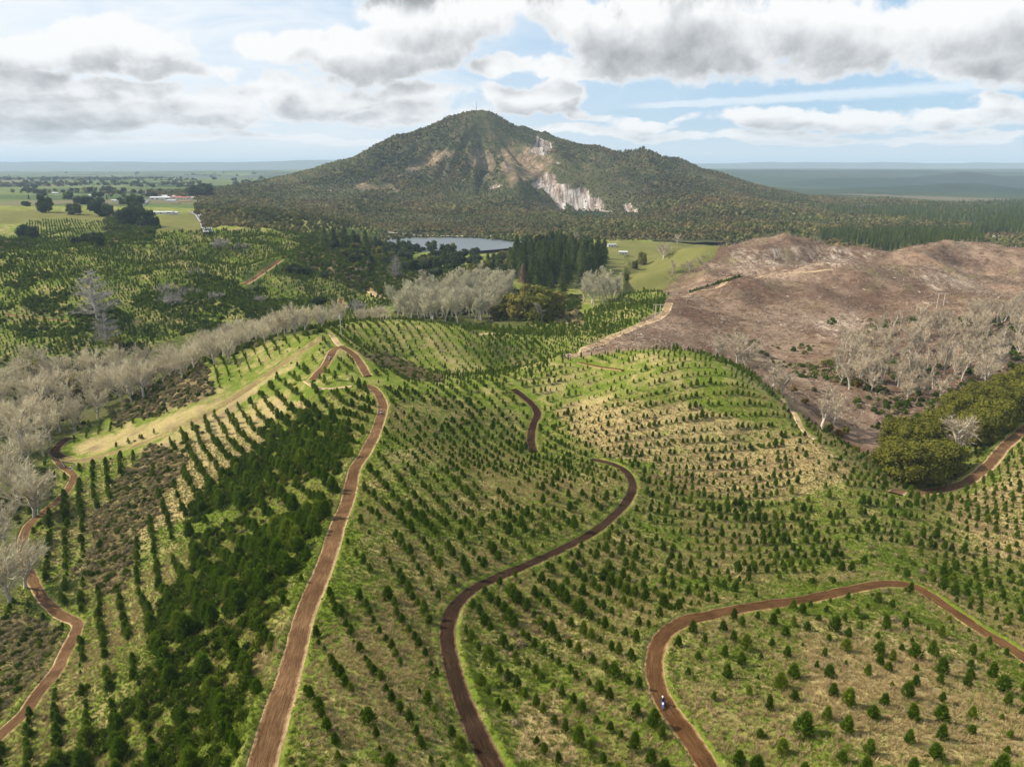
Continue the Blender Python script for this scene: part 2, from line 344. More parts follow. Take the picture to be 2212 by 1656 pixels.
# ------------------------------------------------------------------ tracks: sight-line points laid on the land, half width in metres
TRACKS = [
 dict(n='ridge', hw=2.0, mat='dirt', lab='wide brown dirt track running down the crest of the long ridge', p=[(535,1740),(563,1656),(600,1530),(640,1400),(655,1341),(695,1240),(729,1133),(762,1030),(790,975),(815,925),(826,890),(826,868),(815,846),(800,835),(780,829)]),
 dict(n='loop', hw=2.1, mat='dirt', lab='reddish dirt loop round the ridge top below the lone pole', p=[(794,811),(784,795),(770,772),(752,757),(737,749),(722,754),(711,775),(700,792),(684,809),(674,822)]),
 dict(n='strip', hw=0.9, mat='sand', lab='thin pale dirt strip crossing the ridge below the loop', p=[(658,824),(680,836),(715,839),(760,833)]),
 dict(n='top', hw=1.4, mat='sand', lab='short pale path from the ridge loop up to the lone pole', p=[(737,748),(728,739),(722,731),(716,726)]),
 dict(n='spur', hw=2.6, mat='worn', lab='straight worn vehicle track falling down the pale grassy spur', p=[(700,727),(670,745),(640,765),(600,793),(560,822),(520,850),(470,880),(420,908),(360,937),(300,960),(250,976),(205,990),(165,994),(140,988)]),
 dict(n='fork', hw=2.4, mat='mud', lab='dark muddy track leading from the junction into the bare trees', p=[(150,992),(128,985),(118,975),(132,958),(150,945)]),
 dict(n='valley', hw=1.7, mat='dirt', lab='winding dirt track along the foot of the dark slope', p=[(120,990),(130,1003),(147,1016),(160,1028),(153,1045),(130,1075),(100,1100),(65,1130),(50,1165),(54,1210),(70,1250),(89,1287),(127,1326),(164,1342),(164,1362),(140,1410),(120,1449),(85,1490),(50,1534),(0,1588),(-60,1650)]),
 dict(n='snake', hw=1.6, mat='mud', lab='dark brown S-shaped track winding through the young pines', p=[(1110,1740),(1060,1640),(1020,1560),(990,1480),(968,1400),(970,1340),(990,1300),(1030,1268),(1090,1240),(1160,1210),(1220,1182),(1280,1150),(1330,1110),(1362,1070),(1366,1040),(1345,1012),(1310,998),(1275,992)]),
 dict(n='cut', hw=1.9, mat='mud', lab='dark track climbing out of the hollow towards the saddle', p=[(1152,974),(1147,945),(1152,918),(1162,896),(1152,876),(1130,856),(1108,838)]),
 dict(n='bend', hw=1.65, mat='ochre', lab='ochre dirt track with a hairpin round the near spur', p=[(1575,1740),(1520,1640),(1470,1565),(1432,1510),(1414,1450),(1418,1400),(1440,1366),(1480,1341),(1540,1326),(1620,1312),(1700,1300),(1780,1285),(1860,1268),(1920,1260),(1970,1268),(2010,1288),(2060,1322),(2120,1360),(2170,1392),(2260,1445)]),
 dict(n='right', hw=2.4, mat='dirt', lab='brown track curving past the olive green wattle trees', p=[(1935,1062),(1980,1067),(2040,1058),(2090,1040),(2130,1010),(2170,965),(2250,895)]),
 dict(n='flank', hw=0.9, mat='sand', lab='thin pale path along the foot of the hump', p=[(1690,862),(1725,910),(1762,950)]),
 dict(n='sandy', hw=2.9, mat='sand', lab='pale sandy track along the spine beside the felled brown slope', p=[(1222,770),(1240,764),(1265,755),(1300,740),(1340,722),(1380,703),(1415,692),(1438,673),(1446,655)]),
 dict(n='rust', hw=1.2, mat='ochre', lab='thin rusty path behind the saddle', p=[(1250,783),(1283,790),(1318,796),(1345,799)]),
 dict(n='hillcut', hw=3.0, mat='dirt', lab='short brown cutting up the far plantation hill', p=[(528,616),(560,594),(585,577),(606,561)]),
 dict(n='hillside', hw=2.0, mat='dirt', lab='brown track across the shaded plantation hillside', p=[(-20,677),(40,684),(90,689),(150,693)]),
 dict(n='zigzag', hw=2.6, mat='ochre', lab='orange track dropping to the bare poplars', p=[(737,645),(736,655),(745,664),(742,672)]),
 dict(n='farcut', hw=2.4, mat='sand', lab='pale curve of track behind the bare poplar grove', p=[(795,631),(812,638),(830,648)]),
 dict(n='flatroad', hw=2.2, mat='sand', lab='pale track across the valley floor below the saddle', p=[(1030,719),(1070,721),(1110,721),(1165,719)]),
 dict(n='flatroad2', hw=2.2, mat='sand', lab='pale track in front of the round evergreen trees', p=[(1062,692),(1090,690),(1125,691),(1160,692)]),
 dict(n='crestroad', hw=2.0, mat='sand', lab='pale track along the crest of the felled hill', p=[(1450,645),(1500,632),(1560,615),(1640,598),(1720,588),(1800,580)]),
]
def catmull(P, step):
    P = np.asarray(P, float); Q = np.vstack([2 * P[0] - P[1], P, 2 * P[-1] - P[-2]]); out = []
    for i in range(1, len(Q) - 2):
        n = max(2, int(np.linalg.norm(Q[i + 1] - Q[i]) / step)); t = np.linspace(0, 1, n, endpoint=False)[:, None]
        a, b, c, d = Q[i - 1], Q[i], Q[i + 1], Q[i + 2]
        out.append(0.5 * (2 * b + (c - a) * t + (2 * a - 5 * b + 4 * c - d) * t ** 2 + (3 * b - a - 3 * c + d) * t ** 3))
    return np.vstack(out + [P[-1:]])
TD = np.full(GXX.shape, 99.0)        # distance of every ground vertex to the nearest track edge
for T in TRACKS:
    h = hit([p[0] for p in T['p']], [p[1] for p in T['p']])
    far = h[:, 1].max() > 400
    L = catmull(h[:, :2], 2.5 if far else 1.0)
    for _ in range(3): L[1:-1] = (L[:-2] + 2 * L[1:-1] + L[2:]) / 4
    z = height(L[:, 0], L[:, 1])
    k = 9
    for _ in range(2): z = np.convolve(np.pad(z, k // 2, 'edge'), np.ones(k) / k, 'valid')
    T['L'] = L; T['z'] = z
for T in TRACKS:
    L, z, hw = T['L'], T['z'], T['hw']; m = hw + 5
    idx = np.nonzero((GXX > L[:, 0].min() - m) & (GXX < L[:, 0].max() + m) & (GYY > L[:, 1].min() - m) & (GYY < L[:, 1].max() + m))
    X = GXX[idx]; Y = GYY[idx]
    if len(X) == 0: continue
    best = np.empty(len(X)); bi = np.empty(len(X), int)
    for i in range(0, len(X), 20000):
        d = (X[i:i + 20000, None] - L[None, :, 0]) ** 2 + (Y[i:i + 20000, None] - L[None, :, 1]) ** 2
        bi[i:i + 20000] = d.argmin(1); best[i:i + 20000] = np.sqrt(d.min(1))
    w = np.clip((hw + 2.6 - best) / 2.2, 0, 1); w = w * w * (3 - 2 * w)
    sink = (0.45 if L[:, 1].max() < 400 else .15) * np.clip((hw - .1 - best) / .5, 0, 1)
    berm = 0.28 * np.exp(-((best - hw - 0.5) / 0.45) ** 2) * (hw > 1.5)
    HZ[idx] = HZ[idx] * (1 - w) + z[bi] * w - sink + berm
    TD[idx] = np.minimum(TD[idx], best - hw)
def track_dist(x, y):
    out = np.full(np.shape(x), 99.0)
    for T in TRACKS:
        L = T['L']; m = 12
        s = np.nonzero((x > L[:, 0].min() - m) & (x < L[:, 0].max() + m) & (y > L[:, 1].min() - m) & (y < L[:, 1].max() + m))[0]
        for i in range(0, len(s), 20000):
            q = s[i:i + 20000]
            d = np.sqrt(((x[q, None] - L[None, :, 0]) ** 2 + (y[q, None] - L[None, :, 1]) ** 2).min(1)) - T['hw']
            out[q] = np.minimum(out[q], d)
    return out

# ------------------------------------------------------------------ ground cover zones (image polygon + range of distance), looked up per point of ground
Z = dict(
 felled=[([(1228,775),(1300,738),(1380,700),(1440,662),(1452,640),(1425,622),(1440,590),(1540,535),(1580,500),(2300,500),(2300,850),(2212,870),(1990,880),(1900,950),(1920,1040),(1860,1000),(1790,960),(1700,870),(1600,800),(1470,790),(1300,790)], 300, 960),
         ([(1700,860),(1800,880),(1960,880),(1930,1040),(1880,1015),(1760,950)], 255, 420)],
 field=[([(1300,640),(1300,520),(1560,520),(1540,560),(1470,590),(1440,625),(1400,650)], 640, 1180), ([(330,515),(345,470),(420,455),(440,500),(400,512)], 780, 1500), ([(-400,505),(-400,455),(330,455),(300,475),(60,480),(40,505)], 1000, 3000)],
 scrub=[([(240,900),(300,860),(425,790),(450,800),(470,840),(400,870),(350,890),(270,925)], 250, 420), ([(170,1240),(200,1100),(330,960),(400,985),(350,1120),(290,1180),(250,1280)], 150, 300),
        ([(-50,1340),(60,1345),(150,1370),(110,1440),(0,1530),(-50,1530)], 100, 190), ([(700,500),(860,560),(1100,610),(1100,640),(800,640),(640,560),(640,520)], 560, 1150),
        ([(230,470),(340,480),(335,515),(225,525)], 700, 1200), ([(-60,505),(70,505),(70,560),(-60,560)], 660, 900), ([(760,750),(870,780),(960,820),(900,830),(820,800)], 280, 420), ([(1180,640),(1250,640),(1260,700),(1190,700)],480,800)],
 white=[([(1800,690),(1850,670),(1900,720),(1860,760),(1790,730),(1740,700)], 380, 620), ([(1560,560),(1600,535),(1760,530),(1900,550),(1830,590),(1700,570),(1620,600)], 620, 1000), ([(1990,590),(2100,600),(2130,630),(2000,625)], 500, 900), ([(1400,600),(1440,610),(1420,640),(1380,625)],560,900)],
 straw=[([(1190,880),(1300,860),(1500,880),(1750,950),(1850,1020),(1700,1090),(1480,1060),(1400,1000),(1240,960)], 180, 280), ([(300,920),(500,850),(680,740),(640,790),(480,900),(300,965),(150,985),(160,960)], 240, 360),
        ([(1700,1330),(2000,1320),(2212,1450),(2212,1656),(1900,1656),(1750,1500)], 50, 130), ([(2060,1090),(2300,960),(2300,1250),(2140,1200)], 140, 270), ([(330,960),(600,850),(680,860),(560,980),(420,1120),(300,1180)], 150, 300), ([(1100,1520),(1180,1480),(1240,1656),(1100,1656)], 50, 100)],
 dense=[([(640,870),(735,930),(745,990),(700,1130),(640,1290),(590,1400),(540,1540),(500,1656),(480,1740),(60,1740),(240,1600),(340,1450),(330,1330),(400,1230),(430,1100),(530,1000),(580,920)], 60, 300)],
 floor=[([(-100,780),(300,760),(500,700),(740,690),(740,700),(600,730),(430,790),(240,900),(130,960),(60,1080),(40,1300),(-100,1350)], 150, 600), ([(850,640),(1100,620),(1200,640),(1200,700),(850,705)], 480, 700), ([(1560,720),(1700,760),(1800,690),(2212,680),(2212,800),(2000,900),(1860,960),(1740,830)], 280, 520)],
)
def zone(name, px, py, Y, x=None, y=None):
    m = np.zeros(np.shape(px), bool)
    for poly, a, b in Z[name]: m |= pip(px, py, poly) & (Y > a) & (Y < b)
    return m
WPX, WPY = 26 * 1.0, 14 * 1.0
def zone_at(name, x, y, z, warp=1.0):
    px, py, dep = project(x, y, z)
    sc = np.clip(160 / np.maximum(y, 60), .25, 1.2) * warp
    px = px + 70 * sc * fbm(x, y, 30, 5, 31, .62); py = py + 40 * sc * fbm(x, y, 26, 5, 37, .62)
    return zone(name, px, py, y)

# ------------------------------------------------------------------ materials of the land
def soft(a, n=1):
    for _ in range(n):
        b = a.copy(); b[1:-1, 1:-1] = (a[1:-1, 1:-1] * 2 + a[:-2, 1:-1] + a[2:, 1:-1] + a[1:-1, :-2] + a[1:-1, 2:]) / 6; a = b
    return a
def ground_material():
    m, nt, b = mat_new('grassland')
    pos = nt.new('ShaderNodeNewGeometry').outputs['Position']
    big = nt.noise(pos, 0.045, 5, 0.6); mid = nt.noise(pos, 0.22, 6, 0.65, 0.4); fine = nt.noise(pos, 1.7, 5, 0.7)
    stretch = nt.noise(nt.vmath('MULTIPLY', pos, (1.0, 0.35, 1.0)), 3.5, 4, 0.7, 1.2)
    green = nt.mix(nt.rng(fine, .28, .72), (0.054, 0.088, 0.009), (0.19, 0.245, 0.034))
    green = nt.mix(nt.rng(mid, .48, .72, 0, .7), green, (0.24, 0.24, 0.050))
    straw = nt.mix(nt.rng(stretch, .30, .70), (0.20, 0.152, 0.062), (0.58, 0.46, 0.215))
    straw = nt.mix(nt.rng(nt.noise(pos, .11, 3), .5, .7), straw, (0.22, 0.165, 0.09))
    f = nt.math('ADD', nt.math('MULTIPLY', big, 0.75), nt.math('MULTIPLY', mid, 0.85))
    f = nt.math('ADD', f, nt.math('MULTIPLY', nt.math('SUBTRACT', stretch, 0.5), 0.55))
    f = nt.math('ADD', f, nt.math('MULTIPLY', nt.attr('straw'), 0.24))
    f = nt.math('SUBTRACT', f, nt.math('MULTIPLY', nt.attr('edge'), nt.math('MULTIPLY', mid, 0.12)))
    f = nt.math('SUBTRACT', f, nt.math('MULTIPLY', nt.attr('dense'), 0.2))
    grass = nt.mix(nt.rng(f, 0.75, 1.03), green, straw)
    col = grass
    brk = nt.ramp(nt.noise(pos, .5, 6, .7), [(0.25, (0.085, 0.07, 0.03)), (0.5, (0.18, 0.14, 0.068)), (0.72, (0.34, 0.265, 0.14))])
    col = nt.mix(nt.attr('scrub'), col, brk)
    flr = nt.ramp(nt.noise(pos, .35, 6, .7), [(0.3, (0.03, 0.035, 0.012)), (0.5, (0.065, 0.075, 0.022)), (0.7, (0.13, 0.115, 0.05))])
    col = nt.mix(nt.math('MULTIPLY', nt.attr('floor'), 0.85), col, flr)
    fn = nt.noise(pos, .10, 8, .72, .5)
    fel = nt.ramp(fn, [(0.25, (0.07, 0.041, 0.026)), (0.45, (0.15, 0.095, 0.061)), (0.57, (0.225, 0.152, 0.102)), (0.75, (0.36, 0.265, 0.19))])
    fel = nt.mix(nt.rng(nt.noise(pos, .55, 6, .85), .36, .50, .75, 0), fel, (0.045, 0.028, 0.02))
    fel = nt.mix(nt.rng(nt.noise(nt.vmath('MULTIPLY', pos, (1, .45, 1)), .8, 6, .85), .57, .68), fel, (0.42, 0.345, 0.265))
    fel = nt.mix(nt.rng(nt.noise(nt.vmath('MULTIPLY', pos, (1, .5, 1)), .022, 5, .7), .47, .62, 0, .75), fel, (0.34, 0.25, 0.18))
    fel = nt.mix(nt.rng(nt.noise(pos, .015, 4, .65), .40, .52, .6, 0), fel, (0.085, 0.045, 0.033))
    fel = nt.mix(nt.math('MULTIPLY', nt.attr('white'), nt.rng(nt.noise(nt.vmath('MULTIPLY', pos, (1, .16, 1)), .11, 7, .78, .5), .47, .64)), fel, (0.50, 0.42, 0.33))
    fel = nt.mix(nt.rng(nt.noise(pos, .018, 4, .6), .56, .68, 0, .55), fel, (0.22, 0.19, 0.09))
    col = nt.mix(nt.attr('felled'), col, fel)
    fld = nt.mix(nt.noise(pos, .03, 6, .65), (0.075, 0.10, 0.02), (0.21, 0.185, 0.065))
    col = nt.mix(nt.attr('field'), col, fld)
    nt.l.new(col, b.inputs['Base Color'])
    bump = nt.new('ShaderNodeBump'); bump.inputs['Strength'].default_value = 0.9; bump.inputs['Distance'].default_value = 0.35
    hgt = nt.math('ADD', stretch, nt.math('MULTIPLY', nt.noise(pos, 0.8, 5, .7), 1.2))
    nt.l.new(hgt, bump.inputs['Height']); nt.l.new(bump.outputs[0], b.inputs['Normal'])
    return m
def farm_material():
    m, nt, b = mat_new('farmland')
    pos = nt.new('ShaderNodeNewGeometry').outputs['Position']
    v = nt.new('ShaderNodeTexVoronoi'); v.inputs['Scale'].default_value = 0.0035
    wp = nt.vmath('ADD', pos, nt.vmath('SCALE', nt.noise(pos, .002, 3, col=True), scale=260.0)); nt.l.new(wp, v.inputs['Vector'])
    sp = nt.new('ShaderNodeSeparateXYZ'); nt.l.new(v.outputs['Color'], sp.inputs[0])
    c = nt.ramp(sp.outputs[0], [(0.0, (0.05, 0.08, 0.028)), (0.35, (0.078, 0.118, 0.034)), (0.7, (0.115, 0.155, 0.044)), (0.9, (0.14, 0.13, 0.07))])
    c = nt.mix(nt.rng(nt.noise(pos, .006, 7, .7), .52, .66), c, (0.085, 0.085, 0.045))
    wp = wp
    fo = nt.mix(nt.noise(pos, .012, 6, .75), (0.014, 0.028, 0.014), (0.05, 0.07, 0.034))
    v2 = nt.new('ShaderNodeTexVoronoi'); v2.inputs['Scale'].default_value = 0.0021; nt.l.new(wp, v2.inputs['Vector'])
    s2 = nt.new('ShaderNodeSeparateXYZ'); nt.l.new(v2.outputs['Color'], s2.inputs[0])
    fo = nt.mix(nt.rng(s2.outputs[0], .3, 1.0, 0, .7), fo, (0.06, 0.08, 0.035)); fo = nt.mix(nt.rng(s2.outputs[1], .94, .95, 0, .6), fo, (0.22, 0.17, 0.12))
    c = nt.mix(nt.attr('woods'), c, fo)
    c = nt.mix(nt.attr('pale'), c, (0.42, 0.33, 0.26))
    c = nt.mix(nt.attr('field'), c, nt.mix(nt.noise(pos, .03, 6, .65), (0.12, 0.19, 0.028), (0.28, 0.32, 0.08)))
    nt.l.new(c, b.inputs['Base Color'])
    bump = nt.new('ShaderNodeBump'); bump.inputs['Strength'].default_value = 1.0; bump.inputs['Distance'].default_value = 12.0
    nt.l.new(nt.math('MULTIPLY', nt.noise(pos, .035, 6, .75), nt.attr('woods')), bump.inputs['Height']); nt.l.new(bump.outputs[0], b.inputs['Normal'])
    return m
def dirt_material(kind):
    pal = dict(dirt=((0.105,0.054,0.025),(0.205,0.118,0.058),(0.45,0.31,0.17)), mud=((0.027,0.015,0.009),(0.055,0.032,0.019),(0.20,0.135,0.075)),
               ochre=((0.085,0.040,0.016),(0.155,0.078,0.033),(0.42,0.28,0.13)), sand=((0.36,0.24,0.13),(0.52,0.39,0.23),(0.60,0.47,0.28)), worn=((0.20,0.12,0.062),(0.32,0.21,0.115),(0.26,0.24,0.085)))[kind]
    m, nt, b = mat_new('track_' + kind)
    uv = nt.new('ShaderNodeUVMap'); uv.uv_map = 'UVMap'
    s = nt.new('ShaderNodeSeparateXYZ'); nt.l.new(uv.outputs[0], s.inputs[0]); u, v = s.outputs[0], s.outputs[1]
    pos = nt.new('ShaderNodeNewGeometry').outputs['Position']
    streak = nt.noise(nt.comb(nt.math('MULTIPLY', u, 6.0), nt.math('MULTIPLY', v, 0.16), 0), 2.0, 5, .65, .35)
    streak2 = nt.noise(nt.comb(nt.math('MULTIPLY', u, 16.0), nt.math('MULTIPLY', v, 0.10), 4), 2.0, 3, .6, .2)
    patch = nt.noise(pos, .16, 4, .6)
    c = nt.mix(nt.rng(streak, .3, .7), pal[0], pal[1])
    c = nt.mix(nt.math('MULTIPLY', nt.rng(streak2, .50, .72), .32), c, pal[2])
    c = nt.mix(nt.rng(patch, .36, .66, .65, 0), c, tuple(k * .55 for k in pal[0]))
    wav = nt.math('ADD', u, nt.math('MULTIPLY', nt.math('SUBTRACT', nt.noise(pos, .7, 4, .7), .5), .22))
    edge = nt.math('MAXIMUM', nt.rng(wav, .80, .92), nt.rng(wav, .16, .06, 0, .7))
    if kind == 'worn':
        mid = nt.rng(nt.math('ABSOLUTE', nt.math('SUBTRACT', wav, .5)), .12, .04)
        c = nt.mix(nt.math('MULTIPLY', mid, .8), c, (.15, .18, .05)); edge = nt.math('MAXIMUM', edge, nt.rng(nt.noise(pos, .25, 5, .7), .5, .62))
    c = nt.mix(edge, c, pal[2])
    nt.l.new(c, b.inputs['Base Color'])
    bump = nt.new('ShaderNodeBump'); bump.inputs['Strength'].default_value = 0.8; bump.inputs['Distance'].default_value = 0.25
    nt.l.new(nt.math('ADD', nt.math('ADD', streak, nt.math('MULTIPLY', streak2, .6)), nt.noise(pos, 2.2, 4, .6)), bump.inputs['Height']); nt.l.new(bump.outputs[0], b.inputs['Normal'])
    return m
M_GROUND = ground_material(); M_FARM = farm_material()
M_DIRT = {k: dirt_material(k) for k in ('dirt', 'mud', 'ochre', 'sand', 'worn')}

# ------------------------------------------------------------------ ground and farmland sheets
nc = len(AZ)
def sheet(name, r0, r1, mat, label):
    X, Y, H = GXX[r0:r1], GYY[r0:r1], HZ[r0:r1]
    V = np.stack([X, Y, H], -1).reshape(-1, 3)
    me = mesh_from(name, V, grid_faces(r1 - r0, nc), [mat], smooth=True)
    return me, X, Y, H
me, X, Y, H = sheet('ground', 0, NN, M_GROUND, '')
for zn in ('felled', 'field', 'scrub', 'white', 'straw', 'dense', 'floor'):
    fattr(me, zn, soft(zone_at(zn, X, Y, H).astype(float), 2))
fattr(me, 'edge', np.exp(-(np.maximum(TD[:NN], 0) / 2.6) ** 2) * (TD[:NN] < 9))
ground = tag(link('ground', me), 'rolling grassy hills planted with pines in front of the mountain', None, None, 'structure')
me, X, Y, H = sheet('farmland', NN - 1, len(LY), M_FARM, '')
px, py, _ = project(X, Y, H)
nzw = fbm(X, Y, 900, 4, 51)
woods = np.clip((X / Y - .02 + .06 * nzw) / .03, 0, 1) * np.clip((30000 - Y) / 9000, .3, 1)
woods = np.maximum(woods, np.clip((fbm(X, Y, 420, 4, 53) - .27 + np.clip((Y - 5500) / 9000, 0, .3)) / .05, 0, 1) * (Y > 1900))
woods = np.maximum(woods, pip(px, py, [(430,505),(420,440),(600,398),(900,380),(1200,400),(1200,520)]) * 1.0)
fattr(me, 'woods', woods)
fattr(me, 'pale', soft((pip(px, py + 5 * nzw, [(1838,441),(1880,436),(1990,440),(1985,446),(1900,446)])).astype(float), 1))
fattr(me, 'field', soft((zone('field', px, py, Y) | pip(px, py, [(2110,520),(2120,505),(2160,505),(2212,515),(2212,535)])).astype(float), 1))
farm = tag(link('farmland', me), 'hazy farmland and forest plain stretching to the horizon', None, None, 'structure')

for T in TRACKS:
    L, hw = T['L'], T['hw']
    t = np.gradient(L, axis=0); t /= np.linalg.norm(t, axis=1)[:, None] + 1e-9; nrm = np.c_[t[:, 1], -t[:, 0]]
    K = 9; fr = np.linspace(-1, 1, K)
    s = np.r_[0, np.cumsum(np.linalg.norm(np.diff(L, axis=0), axis=1))]
    wl = 1 + .20 * fbm(s, s * 0 + 3.3, 7, 3, 61) ; wr = 1 + .20 * fbm(s, s * 0 + 8.8, 7, 3, 62)
    wl = wl + .11 * fbm(s, s * 0 + 1.3, 1.9, 2, 63); wr = wr + .11 * fbm(s, s * 0 + 5.3, 1.9, 2, 64)
    off = np.where(fr[None] < 0, fr[None] * wl[:, None], fr[None] * wr[:, None]) * hw
    XY = L[:, None, :] + nrm[:, None, :] * off[..., None]
    far = L[:, 1].max() > 400
    zz = (height(XY[..., 0], XY[..., 1]) + .35) if far else np.maximum(np.repeat(T['z'][:, None], K, 1), height(XY[..., 0], XY[..., 1]) + .06) + (.16 if L[:, 1].mean() > 230 else 0)
    zz += .05 * fbm(XY[..., 0], XY[..., 1], 1.6, 2, 66) * (not far)
    if not far: zz -= .09 * (np.exp(-((np.abs(fr) - .42) / .14) ** 2))[None] * (1 + .5 * fbm(s, s * 0 + 2.2, 9, 2, 67))[:, None]
    zz[:, 0] -= .25; zz[:, -1] -= .25
    me = mesh_from('dirt_track', np.dstack([XY, zz]).reshape(-1, 3), grid_faces(len(L), K)[:, ::-1], [M_DIRT[T['mat']]], smooth=True)
    uvl = me.uv_layers.new(name='UVMap'); vi = np.empty(len(me.loops), np.int32); me.loops.foreach_get('vertex_index', vi)
    uu = np.tile((fr + 1) / 2, len(L)); vv = np.repeat(s, K)
    uvl.data.foreach_set('uv', np.c_[uu[vi], vv[vi]].astype(np.float32).ravel())
    tag(link('dirt_track', me), T['lab'], None, None, 'structure')

# ------------------------------------------------------------------ lake
def simple_mat(name, col, rough=.85, spec=.2, var=0.0, vscale=2.0, metal=0.0):
    m, nt, b = mat_new(name); b.inputs['Roughness'].default_value = rough; b.inputs['Specular IOR Level'].default_value = spec; b.inputs['Metallic'].default_value = metal
    if var:
        tcn = nt.new('ShaderNodeTexCoord').outputs['Object']
        c = nt.mix(nt.noise(tcn, vscale, 5, .65), tuple(k * (1 - var) for k in col), tuple(min(1, k * (1 + var)) for k in col)); nt.l.new(c, b.inputs['Base Color'])
    else: b.inputs['Base Color'].default_value = (*col, 1)
    return m
m_lake, nt, b = mat_new('lake_water'); b.inputs['Base Color'].default_value = (.13, .155, .175, 1); b.inputs['Roughness'].default_value = .28; b.inputs['Specular IOR Level'].default_value = .5
bm_ = nt.new('ShaderNodeBump'); bm_.inputs['Strength'].default_value = .5; bm_.inputs['Distance'].default_value = .6
nt.l.new(nt.noise(nt.vmath('MULTIPLY', nt.new('ShaderNodeNewGeometry').outputs['Position'], (.25, 1, 1)), .25, 4, .6), bm_.inputs['Height']); nt.l.new(bm_.outputs[0], b.inputs['Normal'])
th = np.linspace(0, 2 * math.pi, 64, endpoint=False)
cx, cyy = LCX, LCY
rx = LRX * 1.3 * (1 + .06 * np.sin(3 * th + 1)); ry = LRY * 1.3 * (1 + .08 * np.sin(2 * th))
V = np.vstack([[cx, cyy, LAKE_Z], np.c_[cx + rx * np.cos(th), cyy + ry * np.sin(th), np.full(64, LAKE_Z)]])
F = np.c_[np.zeros(64, int), 1 + np.arange(64), 1 + (np.arange(64) + 1) % 64]
tag(link('lake', mesh_from('lake', V, F, [m_lake])), 'grey blue lake at the foot of the mountain', None, None, 'structure')

# ------------------------------------------------------------------ the mountain
MC = []
def mpt(px, py, Y): MC.append((float(ray_az(px, py)) * Y, Y, ZC - float(ray_tan(py)) * Y))
for t in [(600,404,2650),(700,382,2550),(760,357,2500),(830,312,2450),(900,287,2420),(960,260,2400),(1000,249,2380),(1045,242,2370),(1080,254,2380),(1120,277,2400),(1180,294,2400),(1250,310,2400),(1330,327,2380),(1420,352,2350),(1500,377,2300),(1580,407,2250),(1650,431,2150),(1750,452,2000),(1850,465,1850),(1950,479,1700),(2010,488,1600),
          (1000,330,2180),(900,345,2180),(850,400,1950),(1060,310,2250),(1150,365,2090),(1230,385,2040),(1300,410,1960),(1275,466,1870),(1190,440,1890),(1120,395,1900),(1120,460,1680),(1000,430,1850),(940,420,1880),(1010,380,2080),(1060,400,1960),(800,430,1800),(700,440,1750),(600,450,1600),(500,480,1350),(1400,400,2020),(1400,445,1800),(1500,430,1830),(1600,460,1600),(1700,480,1480),(1400,475,1500),(1300,492,1340),(1100,340,2190),(1180,320,2300),(1200,345,2220),
          (450,503,1180),(600,500,1230),(800,505,1210),(1000,505,1210),(1300,515,1180),(1500,510,1190),(1800,500,1260)]: mpt(*t)
for x, y, z in ((-1100,2400,25),(-1000,2900,20),(-500,3000,60),(-200,2900,120),(100,2900,110),(500,2900,70),(900,2800,30),(1300,2500,5),(-600,3500,0),(0,3500,10),(600,3500,0),(1200,3200,-15),(1500,1900,-5),(1500,1300,0),(1900,1600,-8),(-1000,1500,30),(-1300,1900,30),(-700,1150,20),(-300,1120,0),(100,1110,0),(600,1120,0),(1000,1150,2)): MC.append((x, y, z))
MC = np.array(MC); mrbf = RBF(MC[:, :2] / 1000, MC[:, 2], c=.08, lam=1e-3)
mx = np.linspace(-1450, 1950, 520); my = np.linspace(1120, 3500, 360)
MX, MY = np.meshgrid(mx, my)
MZ = mrbf(MX / 1000, MY / 1000)
base = height(MX, MY)
rise = np.clip((MZ - base - 8) / 90, 0, 1)
# gullies fan out from the summit
SX, SY = -95.0, 2370.0
ang = np.arctan2(MX - SX, MY - SY); rad = np.hypot(MX - SX, MY - SY)
g1 = 1 - np.abs(fbm(ang * 420, rad * .35, 210, 4, 71)) * 2.2
g2 = 1 - np.abs(fbm(MX, MY, 270, 5, 75)) * 2.2
MZ0 = MZ.copy(); sky_keep = 1 - .7 * np.exp(-((MY - 2390) / 110) ** 2)
MZ += rise * sky_keep * (62 * (g1 - .55) * np.clip(rad / 260, 0, 1) + 38 * (g2 - .5) * np.clip(rad / 300, 0, 1)) + 3.0 * fbm(MX, MY, 60, 4, 79) * np.clip(rad / 120, 0, 1)
_ml = lake_d(MX, MY); MZ = np.where(_ml < 1.5, np.minimum(MZ, LAKE_Z - 2.5 + 6.0 * np.clip(_ml - .80, 0, 1)), MZ); MZ0 = np.where(_ml < 1.5, -999, MZ0)
mpx, mpy, _ = project(MX, MY, MZ)
ROCK = [[(1146,398),(1160,385),(1180,368),(1200,372),(1215,395),(1240,405),(1262,400),(1280,425),(1300,425),(1306,455),(1330,458),(1322,465),(1290,470),(1240,468),(1245,450),(1225,430),(1215,450),(1205,447),(1190,425),(1175,408)],
        [(1345,438),(1365,432),(1372,450),(1390,458),(1375,464),(1350,460)], [(1150,312),(1170,300),(1188,308),(1190,325),(1165,332),(1145,325)], [(1055,402),(1075,396),(1085,405),(1065,412),(1055,410)], [(835,415),(855,408),(862,416),(840,420)], [(700,410),(708,406),(714,412),(704,416)], [(1155,290),(1175,296),(1170,306),(1158,302)],[(1192,340),(1215,345),(1218,352),(1200,350)]]
BARE = [[(860,378),(900,350),(960,318),(985,330),(950,352),(900,372),(850,392)], [(1080,330),(1100,310),(1150,315),(1200,340),(1190,372),(1150,385),(1100,400),(1085,370)], [(760,400),(840,392),(860,408),(780,412)], [(1010,330),(1060,320),(1070,370),(1020,360)]]
wx = mpx + 7 * fbm(MX, MY, 60, 4, 81); wy = mpy + 9 * fbm(MX, MY, 45, 4, 83)
rock = np.zeros(MX.shape, bool); bare = np.zeros(MX.shape, bool)
for p in ROCK: rock |= pip(wx, wy, p)
